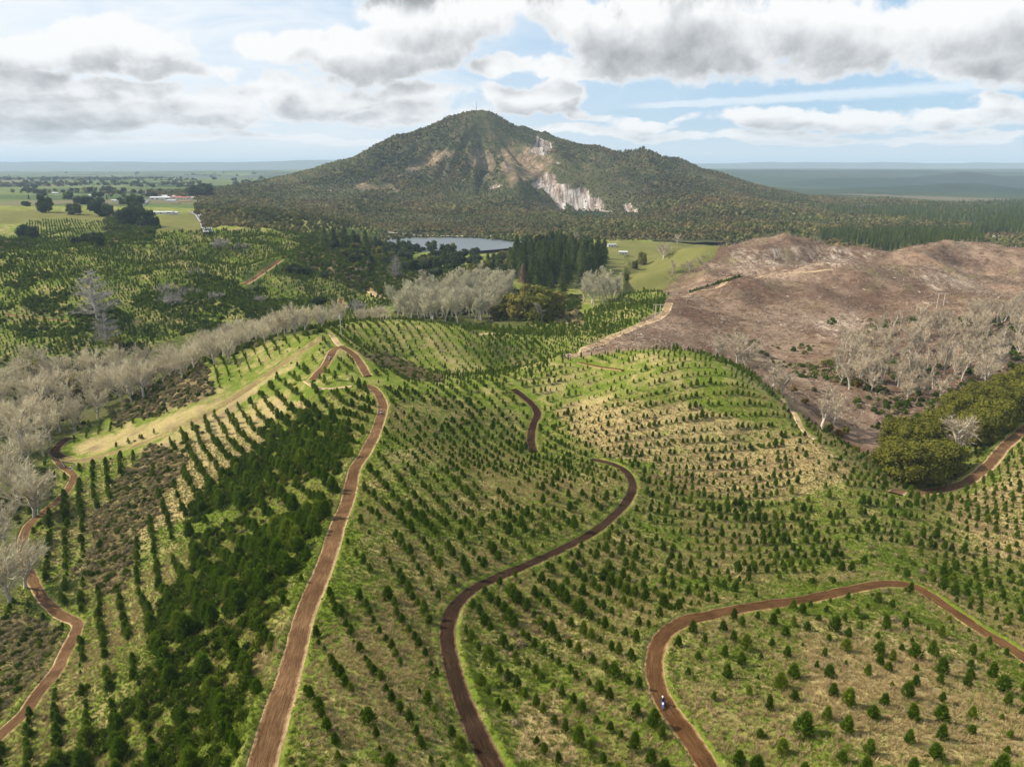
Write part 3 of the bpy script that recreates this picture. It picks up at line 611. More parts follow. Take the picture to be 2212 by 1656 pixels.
for p in BARE: bare |= pip(wx, wy, p)
front = MY < 2420
rock &= front; bare &= front
rk = soft(rock.astype(float), 1)
MZ -= rk * 7 + rk * 9 * np.abs(fbm(MX, MY * .25, 26, 3, 85))
MZ = np.where(MZ0 > base - 3, np.maximum(MZ, base + 1.5), MZ)
def m_height(x, y):
    fu = np.interp(x, mx, np.arange(len(mx))); fl = np.interp(y, my, np.arange(len(my)))
    i = np.clip(fu.astype(int), 0, len(mx) - 2); j = np.clip(fl.astype(int), 0, len(my) - 2); s = fu - i; t = fl - j
    return (MZ[j, i] * (1 - s) + MZ[j, i + 1] * s) * (1 - t) + (MZ[j + 1, i] * (1 - s) + MZ[j + 1, i + 1] * s) * t
m_mt, nt, b = mat_new('mountain_ground')
pos = nt.new('ShaderNodeNewGeometry').outputs['Position']
c = nt.ramp(nt.noise(pos, .03, 7, .7), [(0.3, (0.035, 0.045, 0.018)), (0.5, (0.075, 0.08, 0.035)), (0.68, (0.14, 0.11, 0.065))])
br = nt.ramp(nt.noise(pos, .05, 7, .75), [(0.3, (0.10, 0.075, 0.045)), (0.5, (0.20, 0.145, 0.09)), (0.66, (0.42, 0.32, 0.24))])
c = nt.mix(nt.math('MULTIPLY', nt.attr('bare'), nt.rng(nt.noise(pos, .02, 5, .7), .36, .56)), c, br)
rc = nt.ramp(nt.noise(nt.vmath('MULTIPLY', pos, (1, .10, .14)), .085, 8, .78, .4), [(0.36, (0.06, 0.048, 0.035)), (0.46, (0.22, 0.165, 0.135)), (0.55, (0.42, 0.37, 0.33)), (0.66, (0.68, 0.66, 0.63))])
c = nt.mix(nt.rng(nt.math('ADD', nt.attr('rock'), nt.math('MULTIPLY', nt.math('SUBTRACT', nt.noise(pos, .045, 6, .75), .5), 2.2)), .42, .56), c, rc)
nt.l.new(c, b.inputs['Base Color'])
bump = nt.new('ShaderNodeBump'); bump.inputs['Strength'].default_value = 1; bump.inputs['Distance'].default_value = 5
nt.l.new(nt.noise(pos, .08, 6, .75), bump.inputs['Height']); nt.l.new(bump.outputs[0], b.inputs['Normal'])
keep = (MZ > base - 6)
F = grid_faces(len(my), len(mx)); F = F[keep.ravel()[F].any(1)]
me = mesh_from('mountain', np.stack([MX, MY, MZ], -1).reshape(-1, 3), F, [m_mt], smooth=True)
fattr(me, 'rock', rk); fattr(me, 'bare', soft(bare.astype(float), 1))
bmm = bmesh.new(); bmm.from_mesh(me); bmesh.ops.delete(bmm, geom=[v for v in bmm.verts if not v.link_faces], context='VERTS'); bmm.to_mesh(me); bmm.free()
tag(link('mountain', me), 'cone shaped mountain covered in bush with white cliffs and a mast', None, None, 'structure')
def total_height(x, y):
    h = height(x, y); ok = (x > mx[0]) & (x < mx[-1]) & (y > my[0]) & (y < my[-1])
    return np.where(ok, np.maximum(h, m_height(x, y)), h)
SUMMIT = Vector((float(MX.ravel()[MZ.argmax()]), float(MY.ravel()[MZ.argmax()]), float(MZ.max())))

# ------------------------------------------------------------------ blue ranges on the horizon
m_rng = simple_mat('far_range', (.07, .09, .07), .95, .1, .3, .001)
def rangehill(name, Y, x0, x1, hfun, label):
    n = 160; xs = np.linspace(x0, x1, n); h = hfun(xs)
    prof = [(-2600, 0), (-1300, .45), (-500, .86), (0, 1.0), (600, .8), (2600, 0)]
    V = np.vstack([np.c_[xs, np.full(n, Y + dy) + 300 * fbm(xs, xs * 0 + dy, 3000, 2, 90), -30 + f * h + 14 * fbm(xs, xs * 0 + dy, 1200, 3, 91) * (f > 0)] for dy, f in prof])
    tag(link(name, mesh_from(name, V, grid_faces(len(prof), n), [m_rng], smooth=True)), label, None, None, 'structure')
rangehill('distant_hills', 17000, -14500, -1500, lambda x: np.clip(185 + 70 * fbm(x, x * 0, 4200, 5, 93) + 70 * np.exp(-((x + 4400) / 1700) ** 2) + (x + 12000) * .003, 10, 330) * np.clip((x + 14500) / 2500, 0, 1), 'pale blue mountain range on the horizon beyond the farmland')
rangehill('distant_hills', 18500, 2500, 17500, lambda x: np.clip(180 + 75 * fbm(x, x * 0, 3600, 5, 94), 10, 330), 'faint blue ridge line on the horizon beyond the forest plain')
rangehill('distant_hills', 5600, -3300, -1300, lambda x: np.clip(52 + 40 * fbm(x, x * 0, 900, 4, 95) + 34 * np.exp(-((x + 1750) / 260) ** 2), 5, 300) * np.clip((x + 3300) / 600, 0, 1) * np.clip((-1300 - x) / 300, 0, 1), 'low green hills beside the left foot of the mountain')

def ridge(Y, x0, x1, hfun, label):
    n = 120; xs = np.linspace(x0, x1, n); h = hfun(xs); k = Y / 8000
    prof = [(-900 * k, 0), (-560 * k, .35), (-240 * k, .8), (0, 1.0), (300 * k, .85), (1200 * k, 0)]
    V = np.vstack([np.c_[xs, np.full(n, Y + dy) + 140 * fbm(xs, xs * 0 + dy, 900, 3, 96), -48 + f * h + 7 * fbm(xs, xs * 0 + dy, 260, 3, 97) * (f > 0)] for dy, f in prof])
    tag(link('distant_hills', mesh_from('distant_hills', V, grid_faces(len(prof), n), [m_for], smooth=True)), label, None, None, 'structure')
m_for, nt, b = mat_new('far_forest_cover'); pos = nt.new('ShaderNodeNewGeometry').outputs['Position']
nt.l.new(nt.mix(nt.noise(pos, .006, 6, .75), (.008, .018, .012), (.035, .05, .028)), b.inputs['Base Color'])
ridge(8200, 1900, 8500, lambda x: np.clip(112 + 26 * fbm(x, x * 0, 1500, 4, 98) - (x - 2500) * .004, 5, 170) * np.clip((x - 1900) / 500, 0, 1), 'long dark blue forested tableland under the right horizon')
ridge(6400, 2100, 7000, lambda x: np.clip(66 + 40 * fbm(x, x * 0, 900, 4, 99) + 34 * np.exp(-((x - 3950) / 260) ** 2), 5, 150) * np.clip((x - 2100) / 700, 0, 1), 'blue forested ridge with one small peak on the right')
ridge(4700, 1900, 5200, lambda x: np.clip(28 + 40 * fbm(x, x * 0, 700, 4, 100), 2, 90) * np.clip((x - 1900) / 500, 0, 1), 'low forested rise nearest in the right hand plain')
# ------------------------------------------------------------------ the air
def build_haze():
    V = np.array([(sx * 70000, sy, sz) for sx in (-1, 1) for sy in (-400, 68000) for sz in (-160, 372)], float)
    F = np.array([(0, 1, 3, 2), (4, 6, 7, 5), (0, 4, 5, 1), (2, 3, 7, 6), (0, 2, 6, 4), (1, 5, 7, 3)])
    m = bpy.data.materials.new('haze'); m.use_nodes = True; n = m.node_tree.nodes; n.clear()
    out = n.new('ShaderNodeOutputMaterial'); v = n.new('ShaderNodeVolumePrincipled')
    v.inputs['Color'].default_value = (.62, .81, 1.0, 1); v.inputs['Density'].default_value = HAZE
    m.node_tree.links.new(v.outputs[0], out.inputs['Volume'])
    tag(link('haze', mesh_from('haze', V, F, [m])), 'thin blue haze in the air over the plains', None, None, 'stuff')
HAZE = 5.8e-5
build_haze()

# ------------------------------------------------------------------ plant materials
def leaf_mat(name, dark, lite, tip=None, rough=.75, hue=.25, patch=None):
    m, nt, b = mat_new(name); b.inputs['Roughness'].default_value = rough; b.inputs['Specular IOR Level'].default_value = .0
    oi = nt.new('ShaderNodeObjectInfo'); tcn = nt.new('ShaderNodeTexCoord').outputs['Object']
    c = nt.mix(nt.noise(tcn, 3.0, 3, .7), dark, lite)
    if tip: c = nt.mix(nt.rng(oi.outputs['Random'], .55, 1.0, 0, .6), c, tip)
    if patch:
        wp = nt.new('ShaderNodeNewGeometry').outputs['Position']
        c = nt.mix(nt.rng(nt.noise(wp, .0075, 4, .62), .46, .62, 0, .75), c, patch)
        c = nt.vmath('SCALE', c, scale=nt.rng(nt.noise(wp, .004, 3, .6), .35, .65, .72, 1.25))
    v = nt.rng(oi.outputs['Random'], 0, 1, 1 - hue, 1 + hue)
    c = nt.vmath('SCALE', c, scale=v)
    nt.l.new(c, b.inputs['Base Color'])
    tr = nt.new('ShaderNodeBsdfTranslucent'); nt.l.new(c, tr.inputs['Color'])
    ms = nt.new('ShaderNodeMixShader'); ms.inputs[0].default_value = .22
    nt.l.new(b.outputs[0], ms.inputs[1]); nt.l.new(tr.outputs[0], ms.inputs[2]); nt.l.new(ms.outputs[0], nt.n['Material Output'].inputs['Surface'])
    return m
M_PINE = leaf_mat('pine_needles', (.050, .105, .006), (.13, .20, .016), (.18, .21, .024))
M_PINEFAR = leaf_mat('grown_pine_needles', (.058, .092, .028), (.135, .175, .052), (.15, .17, .055))
M_GORSE = leaf_mat('gorse', (.038, .072, .006), (.095, .142, .014), (.12, .13, .02))
M_SCRUB = leaf_mat('brown_scrub', (.19, .155, .08), (.38, .31, .18), (.20, .20, .07))
M_WATTLE = leaf_mat('wattle_leaves', (.070, .076, .012), (.17, .165, .030), None, hue=.15)
M_OLIVE = leaf_mat('olive_leaves', (.085, .095, .018), (.185, .185, .040), (.19, .16, .045))
M_DARKTREE = leaf_mat('dark_tree_leaves', (.026, .042, .02), (.06, .08, .034), (.075, .085, .04))
M_BUSH = leaf_mat('bush_leaves', (.060, .078, .024), (.15, .165, .050), (.23, .175, .075), hue=.45, patch=(.20, .145, .068))
M_RUST = leaf_mat('rusty_foliage', (.20, .13, .09), (.36, .26, .19), None, hue=.15)
M_ORANGE = leaf_mat('orange_shrub', (.10, .08, .015), (.27, .17, .04), (.2, .09, .04))
M_GRASSG = leaf_mat('green_grass', (.075, .125, .012), (.18, .24, .036), (.24, .25, .055))
M_GRASSS = leaf_mat('dry_grass', (.24, .18, .075), (.52, .41, .20), (.34, .26, .16))
M_BARK = simple_mat('bark', (.10, .075, .055), .9, .1, .3, 3)
def twig_mat(name, a, bcol):
    m, nt, b = mat_new(name); oi = nt.new('ShaderNodeObjectInfo'); tcn = nt.new('ShaderNodeTexCoord').outputs['Object']
    c = nt.mix(nt.noise(tcn, .5, 3, .6), a, bcol); c = nt.vmath('SCALE', c, scale=nt.rng(oi.outputs['Random'], 0, 1, .8, 1.2)); nt.l.new(c, b.inputs['Base Color']); return m
M_TWIG = twig_mat('bare_twigs', (.42, .36, .23), (.70, .62, .45))
M_TWIGP = twig_mat('bare_poplar_twigs', (.40, .37, .24), (.62, .58, .42))
M_TWIGR = twig_mat('right_bare_twigs', (.36, .29, .20), (.60, .51, .38))
M_TRUNKP = twig_mat('pale_bark', (.34, .30, .24), (.55, .50, .42))
M_DEAD = twig_mat('dead_wood', (.26, .235, .21), (.44, .41, .37))
M_LOG = twig_mat('bleached_log', (.36, .29, .22), (.60, .53, .45))
M_SLASH = twig_mat('slash', (.10, .065, .042), (.34, .25, .18))

# ------------------------------------------------------------------ plant shapes (triangle soups, unit height unless noted)
def nrm(v): return v / (np.linalg.norm(v, axis=-1, keepdims=True) + 1e-9)
def blades(base, d, ln, wd, n, spread, r):
    N = len(base); B = np.repeat(base, n, 0); D = nrm(np.repeat(d, n, 0) + r.normal(0, spread, (N * n, 3)))
    Lg = np.repeat(np.broadcast_to(ln, N), n) * r.uniform(.7, 1.15, N * n); W = np.repeat(np.broadcast_to(wd, N), n)
    S = nrm(np.cross(D, r.normal(0, 1, (N * n, 3)))) * W[:, None]
    tip = B + D * Lg[:, None]; V = np.stack([B - S, B + S, tip], 1).reshape(-1, 3)
    return V, np.arange(len(V)).reshape(-1, 3)
def leaves(P, nv, size, r, flat=.6):
    N = len(P); n = nrm(nv + r.normal(0, flat, (N, 3))); u = nrm(np.cross(n, r.normal(0, 1, (N, 3)))); v = np.cross(n, u)
    s = (np.broadcast_to(size, N) * r.uniform(.6, 1.3, N))[:, None]
    V = np.stack([P - u * s, P + v * s * .7, P + u * s, P - v * s * .7], 1).reshape(-1, 3); i = np.arange(N) * 4
    return V, np.vstack([np.c_[i, i + 1, i + 2], np.c_[i, i + 2, i + 3]])
def join(*parts):
    V = []; F = []; o = 0
    for v, f in parts: V.append(v); F.append(f + o); o += len(v)
    return np.vstack(V), np.vstack(F)
def blob(c, rx, ry, rz, r, n=7, m=5, rough=.15):
    th = np.linspace(0, 2 * math.pi, n, endpoint=False); ph = np.linspace(-math.pi / 2, math.pi / 2, m)
    T, P = np.meshgrid(th, ph); k = 1 + r.uniform(-rough, rough, T.shape)
    V = np.stack([c[0] + rx * k * np.cos(P) * np.cos(T), c[1] + ry * k * np.cos(P) * np.sin(T), c[2] + rz * k * np.sin(P)], -1).reshape(-1, 3); F = []
    for j in range(m - 1):
        for i in range(n):
            a, b_, c_, d = j * n + i, j * n + (i + 1) % n, (j + 1) * n + (i + 1) % n, (j + 1) * n + i
            F += [(a, b_, c_), (a, c_, d)]
    return V, np.array(F)
def tube(pts, rad, k=4):
    pts = np.asarray(pts, float); rad = np.broadcast_to(rad, len(pts)); V = []; F = []
    d = nrm(np.gradient(pts, axis=0)); ref = np.array([.31, .17, .93]) if abs(d[0, 2]) < .8 else np.array([1, .1, .05])
    for i in range(len(pts)):
        u = nrm(np.cross(d[i], ref)); v = np.cross(d[i], u)
        for j in range(k):
            a = 2 * math.pi * j / k; V.append(pts[i] + rad[i] * (math.cos(a) * u + math.sin(a) * v))
    for i in range(len(pts) - 1):
        for j in range(k):
            a, b_ = i * k + j, i * k + (j + 1) % k; F += [(a, b_, b_ + k), (a, b_ + k, a + k)]
    return np.array(V), np.array(F)

def young_pine(seed, lod=0):
    r = np.random.default_rng(seed); n = (210, 46)[lod]
    h = r.uniform(.10, .93, n) ** .9; th = r.uniform(0, 2 * math.pi, n)
    lop = 1 + .22 * np.sin(th * 1 + seed) + .12 * np.sin(th * 3 + seed * 2)
    R = .31 * np.clip((1.02 - h), .02, 1) ** .62 * np.clip(h * 5 + .25, 0, 1) * lop * (.86 + .14 * np.sin(h * 24 + seed))
    rr = R * np.sqrt(r.uniform(.25, 1, n))
    P = np.c_[rr * np.cos(th), rr * np.sin(th), h * .86]
    d = nrm(np.c_[np.cos(th) * .75 * (1.05 - h), np.sin(th) * .75 * (1.05 - h), np.full(n, .85)])
    v = blades(P, d, .185, (.015, .045)[lod], (6, 3)[lod], .27, r)
    lead = blades(np.array([[0, 0, .80], [.06, 0, .70], [-.05, .05, .68], [0, -.07, .66]]), np.array([[0, 0, 1.], [.25, 0, 1], [-.25, .15, 1], [0, -.3, 1]]), .24, .014 if lod == 0 else .03, 6, .16, r)
    core = blob((0, 0, .40), .14, .14, .32, r, 6, 5)
    return join(v, lead, core)
def shrub(seed, n=130, w=.55):
    r = np.random.default_rng(seed); th = r.uniform(0, 6.283, n); ph = np.arccos(r.uniform(0, 1, n)); rr = r.uniform(.55, 1, n)
    P = np.c_[w * rr * np.sin(ph) * np.cos(th), w * rr * np.sin(ph) * np.sin(th), .72 * rr * np.cos(ph)]
    v = blades(P, nrm(P + np.array([0, 0, .45])), .26, .035, 4, .45, r)
    return join(v, blob((0, 0, .22), w * .72, w * .72, .40, r, 7, 5))
def lobed(seed, nl, nleaf, leaf, wide=.5, zlo=.25, base=.0):
    """crown 1 m high: lobes over a dome, leaf sprays on the lobes"""
    r = np.random.default_rng(seed); parts = []
    th = r.uniform(0, 6.283, nl); z = r.uniform(zlo, .86, nl); k = np.sqrt(np.clip(1 - ((z - .42) / .60) ** 2, .05, 1)); rad = wide * k * r.uniform(.45, .80, nl)
    cen = np.c_[rad * np.cos(th), rad * np.sin(th), z]; lr = r.uniform(.13, .23, nl) * (wide / .5)
    per = nleaf // nl
    for c, q in zip(cen, lr):
        d = nrm(r.normal(0, 1, (per, 3)) + np.array([0, 0, .35])); P = c + d * (q * r.uniform(.70, 1.14, per))[:, None] * np.array([1, 1, .85])
        parts.append(leaves(P, d, leaf, r, .8)); parts.append(blob(c, q * .72, q * .72, q * .62, r, 6, 5, .15))
    parts.append(blob((0, 0, .45), wide * .62, wide * .62, .36, r, 8, 6))
    return join(*parts)
def conifer(seed, wh=17, wide=.17, lod=0):
    r = np.random.default_rng(seed); Pb = []; Db = []; Ln = []; nb = (11, 7)[lod]
    for i in range(wh):
        h = .12 + .84 * (i / (wh - 1)) ** .92; R = wide * (1 - h) ** .72 * r.uniform(.85, 1.15) + .012
        for j in range(nb):
            a = r.uniform(0, 6.283); q = R * r.uniform(.65, 1.15)
            for t in ((.35, .62, .88) if lod == 0 else (.4, .8)):
                Pb.append((q * t * math.cos(a), q * t * math.sin(a), h - .10 * q * t / wide * .6 + r.normal(0, .008))); Db.append((math.cos(a), math.sin(a), .10 if h < .7 else .6)); Ln.append(.028 + .34 * q)
    v = blades(np.array(Pb), np.array(Db, float), np.array(Ln), (.010, .017)[lod], (4, 3)[lod], .50, r)
    core = tube([(0, 0, .10), (0, 0, .35), (0, 0, .95)], [wide * .42, wide * .38, .01], 6)
    tip = blades(np.array([[0, 0, .92]]), np.array([[0, 0, 1.]]), .09, .006, 5, .18, r)
    return join(v, core, tip)
def branch_path(p, d, ln, seg, bend, r):
    pts = [np.array(p, float)]; d = np.array(d, float)
    for _ in range(seg): d = nrm(d + r.normal(0, .10, 3) + np.array([0, 0, bend])); pts.append(pts[-1] + d * ln / seg)
    return np.array(pts), d
def bare_tree(seed, mode='round', n1=13, n2=9, n3=9, tk=1.0):
    """unit height; returns trunk parts and twig parts separately"""
    r = np.random.default_rng(seed); tr = []; tw = []
    top = .62 if mode == 'round' else .95; fork = .16 if mode == 'round' else .14
    tp, _ = branch_path((0, 0, -.04), (r.normal(0, .05), r.normal(0, .05), 1), top, 6, .03, r)
    tr.append(tube(tp, np.linspace(.019, .006, len(tp)) * tk, 5)); Pq = []; Dq = []; Lq = []
    for i in range(n1):
        u = fork + (top - fork) * (i + r.uniform(0, 1)) / n1; p = tp[0] + (tp[-1] - tp[0]) * 0
        f = u / top * (len(tp) - 1); k = min(int(f), len(tp) - 2); p = tp[k] * (1 - (f - k)) + tp[k + 1] * (f - k); a = i * 2.399 + r.normal(0, .4)
        if mode == 'round': tilt = r.uniform(.55, 1.0); ln = (.60 - .42 * u) * r.uniform(.8, 1.15)
        elif mode == 'poplar': tilt = r.uniform(.28, .5); ln = (.42 - .30 * u) * r.uniform(.8, 1.15)
        else: tilt = r.uniform(.9, 1.3); ln = (.38 - .34 * u) * r.uniform(.75, 1.2)
        d = np.array([math.cos(a) * math.sin(tilt), math.sin(a) * math.sin(tilt), math.cos(tilt)])
        bp, _ = branch_path(p, d, ln, 4, .10, r); tr.append(tube(bp, np.linspace(.0085, .0028, len(bp)) * tk, 4))
        for j in range(n2):
            t = r.uniform(.22, 1.0) * (len(bp) - 1); k = min(int(t), len(bp) - 2); p2 = bp[k] * (1 - (t - k)) + bp[k + 1] * (t - k)
            d2 = nrm(nrm(bp[-1] - bp[0]) + r.normal(0, .48, 3) + np.array([0, 0, .28])); l2 = ln * r.uniform(.30, .55)
            sp, _ = branch_path(p2, d2, l2, 2, .08, r); tw.append(tube(sp, np.array([.0032, .0024, .0014]) * tk, 3))
            s = r.uniform(.2, 1, n3)[:, None]; Pq.append(sp[0] * (1 - s) + sp[-1] * s); Dq.append(nrm(d2 + r.normal(0, .5, (n3, 3)) + np.array([0, 0, .25]))); Lq.append(np.full(n3, l2 * .62))
    Pq = np.vstack(Pq); Dq = np.vstack(Dq); Lq = np.concatenate(Lq)
    tw.append(blades(Pq, Dq, Lq, .0016 * tk, 3, .28, r))
    return join(*tr), join(*tw)
def dead_conifer(seed):
    r = np.random.default_rng(seed); tr = [tube([(0, 0, -.03), (.01, 0, .5), (0, .01, 1)], [.020, .012, .003], 5)]; tw = []; Pq = []; Dq = []; Lq = []
    for i in range(130):
        h = r.uniform(.12, .96); a = r.uniform(0, 6.283); ln = .30 * (1 - h) ** .6 * r.uniform(.5, 1.1) + .03
        bp, d = branch_path((0, 0, h), (math.cos(a), math.sin(a), .15), ln, 3, .10, r); tw.append(tube(bp, [.006, .004, .003, .0015], 3))
        s = r.uniform(.2, 1, 12)[:, None]; Pq.append(bp[0] * (1 - s) + bp[-1] * s); Dq.append(nrm(d + r.normal(0, .55, (12, 3)))); Lq.append(np.full(12, ln * .32))
    tw.append(blades(np.vstack(Pq), np.vstack(Dq), np.concatenate(Lq), .0022, 2, .3, r))
    return join(*tr), join(*tw)
def trunk_mesh(nm, r0=.020, top=.6, mat=None): return mesh_from(nm, *tube([(0, 0, -.08), (.004, .003, top * .5), (0, 0, top)], [r0, r0 * .7, r0 * .3], 6), [mat or M_BARK], smooth=True)
def soup(nm, vf, mat): return mesh_from(nm, vf[0], vf[1], [mat])

ME = {}
ME['pine'] = [soup('young_pine_crown', young_pine(100 + i), M_PINE) for i in range(7)]
M_PINEMID = leaf_mat('pine_needles_lightened', (.065, .115, .010), (.150, .21, .026), (.19, .215, .034))  # pine needle colour lightened to make up for self-shadow in the far crowns
ME['pine_far'] = [soup('young_pine_far', young_pine(120 + i, 1), M_PINEMID) for i in range(4)]
ME['pine_trunk'] = trunk_mesh('young_pine_trunk', .028, .6)
ME['gorse'] = [soup('gorse_bush', shrub(140 + i), M_GORSE) for i in range(4)]
ME['scrub'] = [soup('scrub_bush', shrub(150 + i, 110, .6), M_SCRUB) for i in range(4)]
ME['bush'] = [soup('bush_crown', lobed(160 + i, 6, 150, .085, .52, .2), M_BUSH) for i in range(5)]
ME['wattle'] = [soup('wattle_crown', lobed(170 + i, 64, 12800, .027, .56, .10), M_WATTLE) for i in range(3)]
ME['olive'] = [soup('evergreen_crown', lobed(180 + i, 30, 3000, .042, .46, .15), M_OLIVE) for i in range(3)]
ME['dark'] = [soup('dark_crown', lobed(190 + i, 22, 1500, .050, .55, .12), M_DARKTREE) for i in range(4)]
ME['conifer'] = [soup('conifer_crown', conifer(200 + i), M_PINEFAR) for i in range(5)]
ME['conifer_far'] = [soup('conifer_far', conifer(210 + i, 9, .20, 1), M_PINEFAR) for i in range(3)]
ME['rust'] = [soup('rusty_crown', conifer(220 + i, 16, .19), M_RUST) for i in range(2)]
ME['big_trunk'] = trunk_mesh('tree_trunk', .022, .55); ME['conifer_trunk'] = trunk_mesh('conifer_trunk', .012, .9)
def pair(fn, tm, wm, seeds, **k):
    out = []
    for s in seeds: a, b_ = fn(s, **k); out.append((soup('trunk_and_limbs', a, tm), soup('bare_twigs', b_, wm)))
    return out
ME['bare'] = pair(bare_tree, M_TRUNKP, M_TWIG, range(300, 307), mode='round', n1=14, n2=9, n3=6, tk=1.8)
ME['poplar'] = pair(bare_tree, M_TRUNKP, M_TWIGP, range(310, 314), mode='poplar', n1=20, n2=8, n3=8, tk=1.05)
ME['bare_r'] = pair(bare_tree, M_TRUNKP, M_TWIGR, range(320, 323), mode='round', n1=12, n2=9, n3=6, tk=1.8) + pair(bare_tree, M_TRUNKP, M_TWIGR, range(323, 327), mode='poplar', n1=16, n2=7, n3=6, tk=1.7)
ME['deadc'] = pair(dead_conifer, M_DEAD, M_DEAD, range(330, 332))
def tuft(seed, n, mat, nm, h=1.0, sp=.55):
    r = np.random.default_rng(seed); P = np.c_[r.normal(0, .22, n), r.normal(0, .22, n), np.zeros(n)]
    return soup(nm, blades(P, nrm(np.c_[r.normal(0, .5, n) + .25, r.normal(0, .5, n), np.full(n, 1.0)]), h, .06, 1, sp * .3, r), mat)
ME['grass'] = [tuft(400 + i, 18, M_GRASSG, 'grass_tuft') for i in range(3)]
ME['straw'] = [tuft(410 + i, 18, M_GRASSS, 'dry_grass_tuft') for i in range(3)]
def stick_mesh(seed, mat, nm):
    r = np.random.default_rng(seed); parts = []
    for _ in range(9):
        p = r.normal(0, 1.6, 3) * np.array([1, 1, .10]); a = r.uniform(0, 6.283); l = r.uniform(.6, 2.8)
        parts.append(tube([p, p + l * np.array([math.cos(a), math.sin(a), r.normal(0, .12)])], [r.uniform(.06, .17), .05], 3))
    return soup(nm, join(*parts), mat)
ME['slash'] = [stick_mesh(420 + i, M_SLASH, 'slash_pile') for i in range(3)]
ME['stick'] = [stick_mesh(430 + i, M_LOG, 'pale_sticks') for i in range(2)]

# ------------------------------------------------------------------ scattering
def scatter(name, label, pts, scl, meshes, tilt=.08, sz=None, seed=1):
    """one uncountable mass: many copies of a few plants on given points (geometry nodes instances)"""
    n = len(pts)
    if n == 0: return
    r = np.random.default_rng(seed)
    me = bpy.data.meshes.new(name); me.vertices.add(n); me.vertices.foreach_set('co', np.ascontiguousarray(pts, np.float32).ravel())
    S = np.c_[scl, scl, scl * (r.uniform(.85, 1.2, n) if sz is None else sz)].astype(np.float32)
    a = me.attributes.new('scl', 'FLOAT_VECTOR', 'POINT'); a.data.foreach_set('vector', S.ravel())
    Rr = np.c_[r.normal(0, tilt, n), r.normal(0, tilt, n), r.uniform(0, 6.283, n)].astype(np.float32)
    a = me.attributes.new('rot', 'FLOAT_VECTOR', 'POINT'); a.data.foreach_set('vector', Rr.ravel())
    a = me.attributes.new('idx', 'INT', 'POINT'); a.data.foreach_set('value', r.integers(0, len(meshes), n).astype(np.int32))
    o = link(name, me)
    g = bpy.data.node_groups.new(name, 'GeometryNodeTree')
    g.interface.new_socket('Geometry', in_out='INPUT', socket_type='NodeSocketGeometry'); g.interface.new_socket('Geometry', in_out='OUTPUT', socket_type='NodeSocketGeometry')
    gi = g.nodes.new('NodeGroupInput'); go = g.nodes.new('NodeGroupOutput'); jn = g.nodes.new('GeometryNodeJoinGeometry')
    for m in meshes:
        src = bpy.data.objects.new(m.name + '_source', m)       # shape source only, never linked into the scene
        oi = g.nodes.new('GeometryNodeObjectInfo'); oi.inputs['Object'].default_value = src; oi.inputs['As Instance'].default_value = True
        g.links.new(oi.outputs['Geometry'], jn.inputs[0])
    ip = g.nodes.new('GeometryNodeInstanceOnPoints'); ip.inputs['Pick Instance'].default_value = True
    def na(nm, tp):
        q = g.nodes.new('GeometryNodeInputNamedAttribute'); q.data_type = tp; q.inputs['Name'].default_value = nm; return q.outputs['Attribute']
    g.links.new(gi.outputs[0], ip.inputs['Points']); g.links.new(jn.outputs[0], ip.inputs['Instance'])
    g.links.new(na('idx', 'INT'), ip.inputs['Instance Index']); g.links.new(na('scl', 'FLOAT_VECTOR'), ip.inputs['Scale'])
    e2r = g.nodes.new('FunctionNodeEulerToRotation'); g.links.new(na('rot', 'FLOAT_VECTOR'), e2r.inputs[0]); g.links.new(e2r.outputs[0], ip.inputs['Rotation'])
    g.links.new(ip.outputs[0], go.inputs[0])
    md = o.modifiers.new('plants', 'NODES'); md.node_group = g
    return tag(o, label, None, None, 'stuff')

# ------------------------------------------------------------------ plantation of young pines
def cand_grid(ymin, ymax, ang, dr, di, jit, seed):
    """planted rows: row direction ang, dr between rows, di along the row"""
    r = np.random.default_rng(seed); xm = ymax * .95 + 40
    n1 = int(2 * (xm + ymax) / dr); n2 = int(2 * (xm + ymax) / di)
    a, b_ = np.meshgrid((np.arange(n1) - n1 / 2) * dr, (np.arange(n2) - n2 / 2) * di)
    a = a + r.normal(0, jit * .6, a.shape) + 1.8 * fbm(b_, a, 60, 2, seed); b_ = b_ + r.normal(0, jit, b_.shape)
    x = a * math.cos(ang) - b_ * math.sin(ang); y = a * math.sin(ang) + b_ * math.cos(ang) + (ymin + ymax) / 2
    m = (y > ymin) & (y < ymax) & (np.abs(x) < y * .95 + 4)
    return x[m], y[m]
def at_ground(x, y): return x, y, height(x, y)
def rowdir(p, q):
    h = hit([p[0], q[0]], [p[1], q[1]]); d = h[1] - h[0]; return math.atan2(-d[0], d[1])
POLY_L = [(575,1760),(563,1656),(640,1400),(729,1133),(790,975),(826,890),(780,829),(700,800),(620,790),(400,915),(140,1000),(40,1180),(60,1300),(160,1350),(60,1530),(-300,1800)]
POLY_H = [(1100,830),(1180,775),(1290,795),(1380,770),(1470,758),(1560,780),(1700,870),(1900,1040),(2080,1180),(1990,1250),(1700,1290),(1440,1220),(1370,1080),(1280,985),(1170,900)]
sets = []
def plant(poly, neg, ymin, ymax, ang, dr, di, jit, seed):
    x, y = cand_grid(ymin, ymax, ang, dr, di, jit, seed); z = height(x, y); px, py, dep = project(x, y, z)
    m = (pip(px, py, poly) if poly else np.ones(len(x), bool))
    for q in neg: m &= ~pip(px, py, q)
    m &= (px > -120) & (px < 2330) & (py < 1800); x, y, z = x[m], y[m], z[m]
    m = (track_dist(x, y) > .9) & ~zone_at('felled', x, y, z) & ~zone_at('field', x, y, z) & ~zone_at('floor', x, y, z)
    x, y, z = x[m], y[m], z[m]; m = ~(zone_at('scrub', x, y, z) & (rng.random(len(x)) < .93)); sets.append(np.c_[x[m], y[m], z[m]])
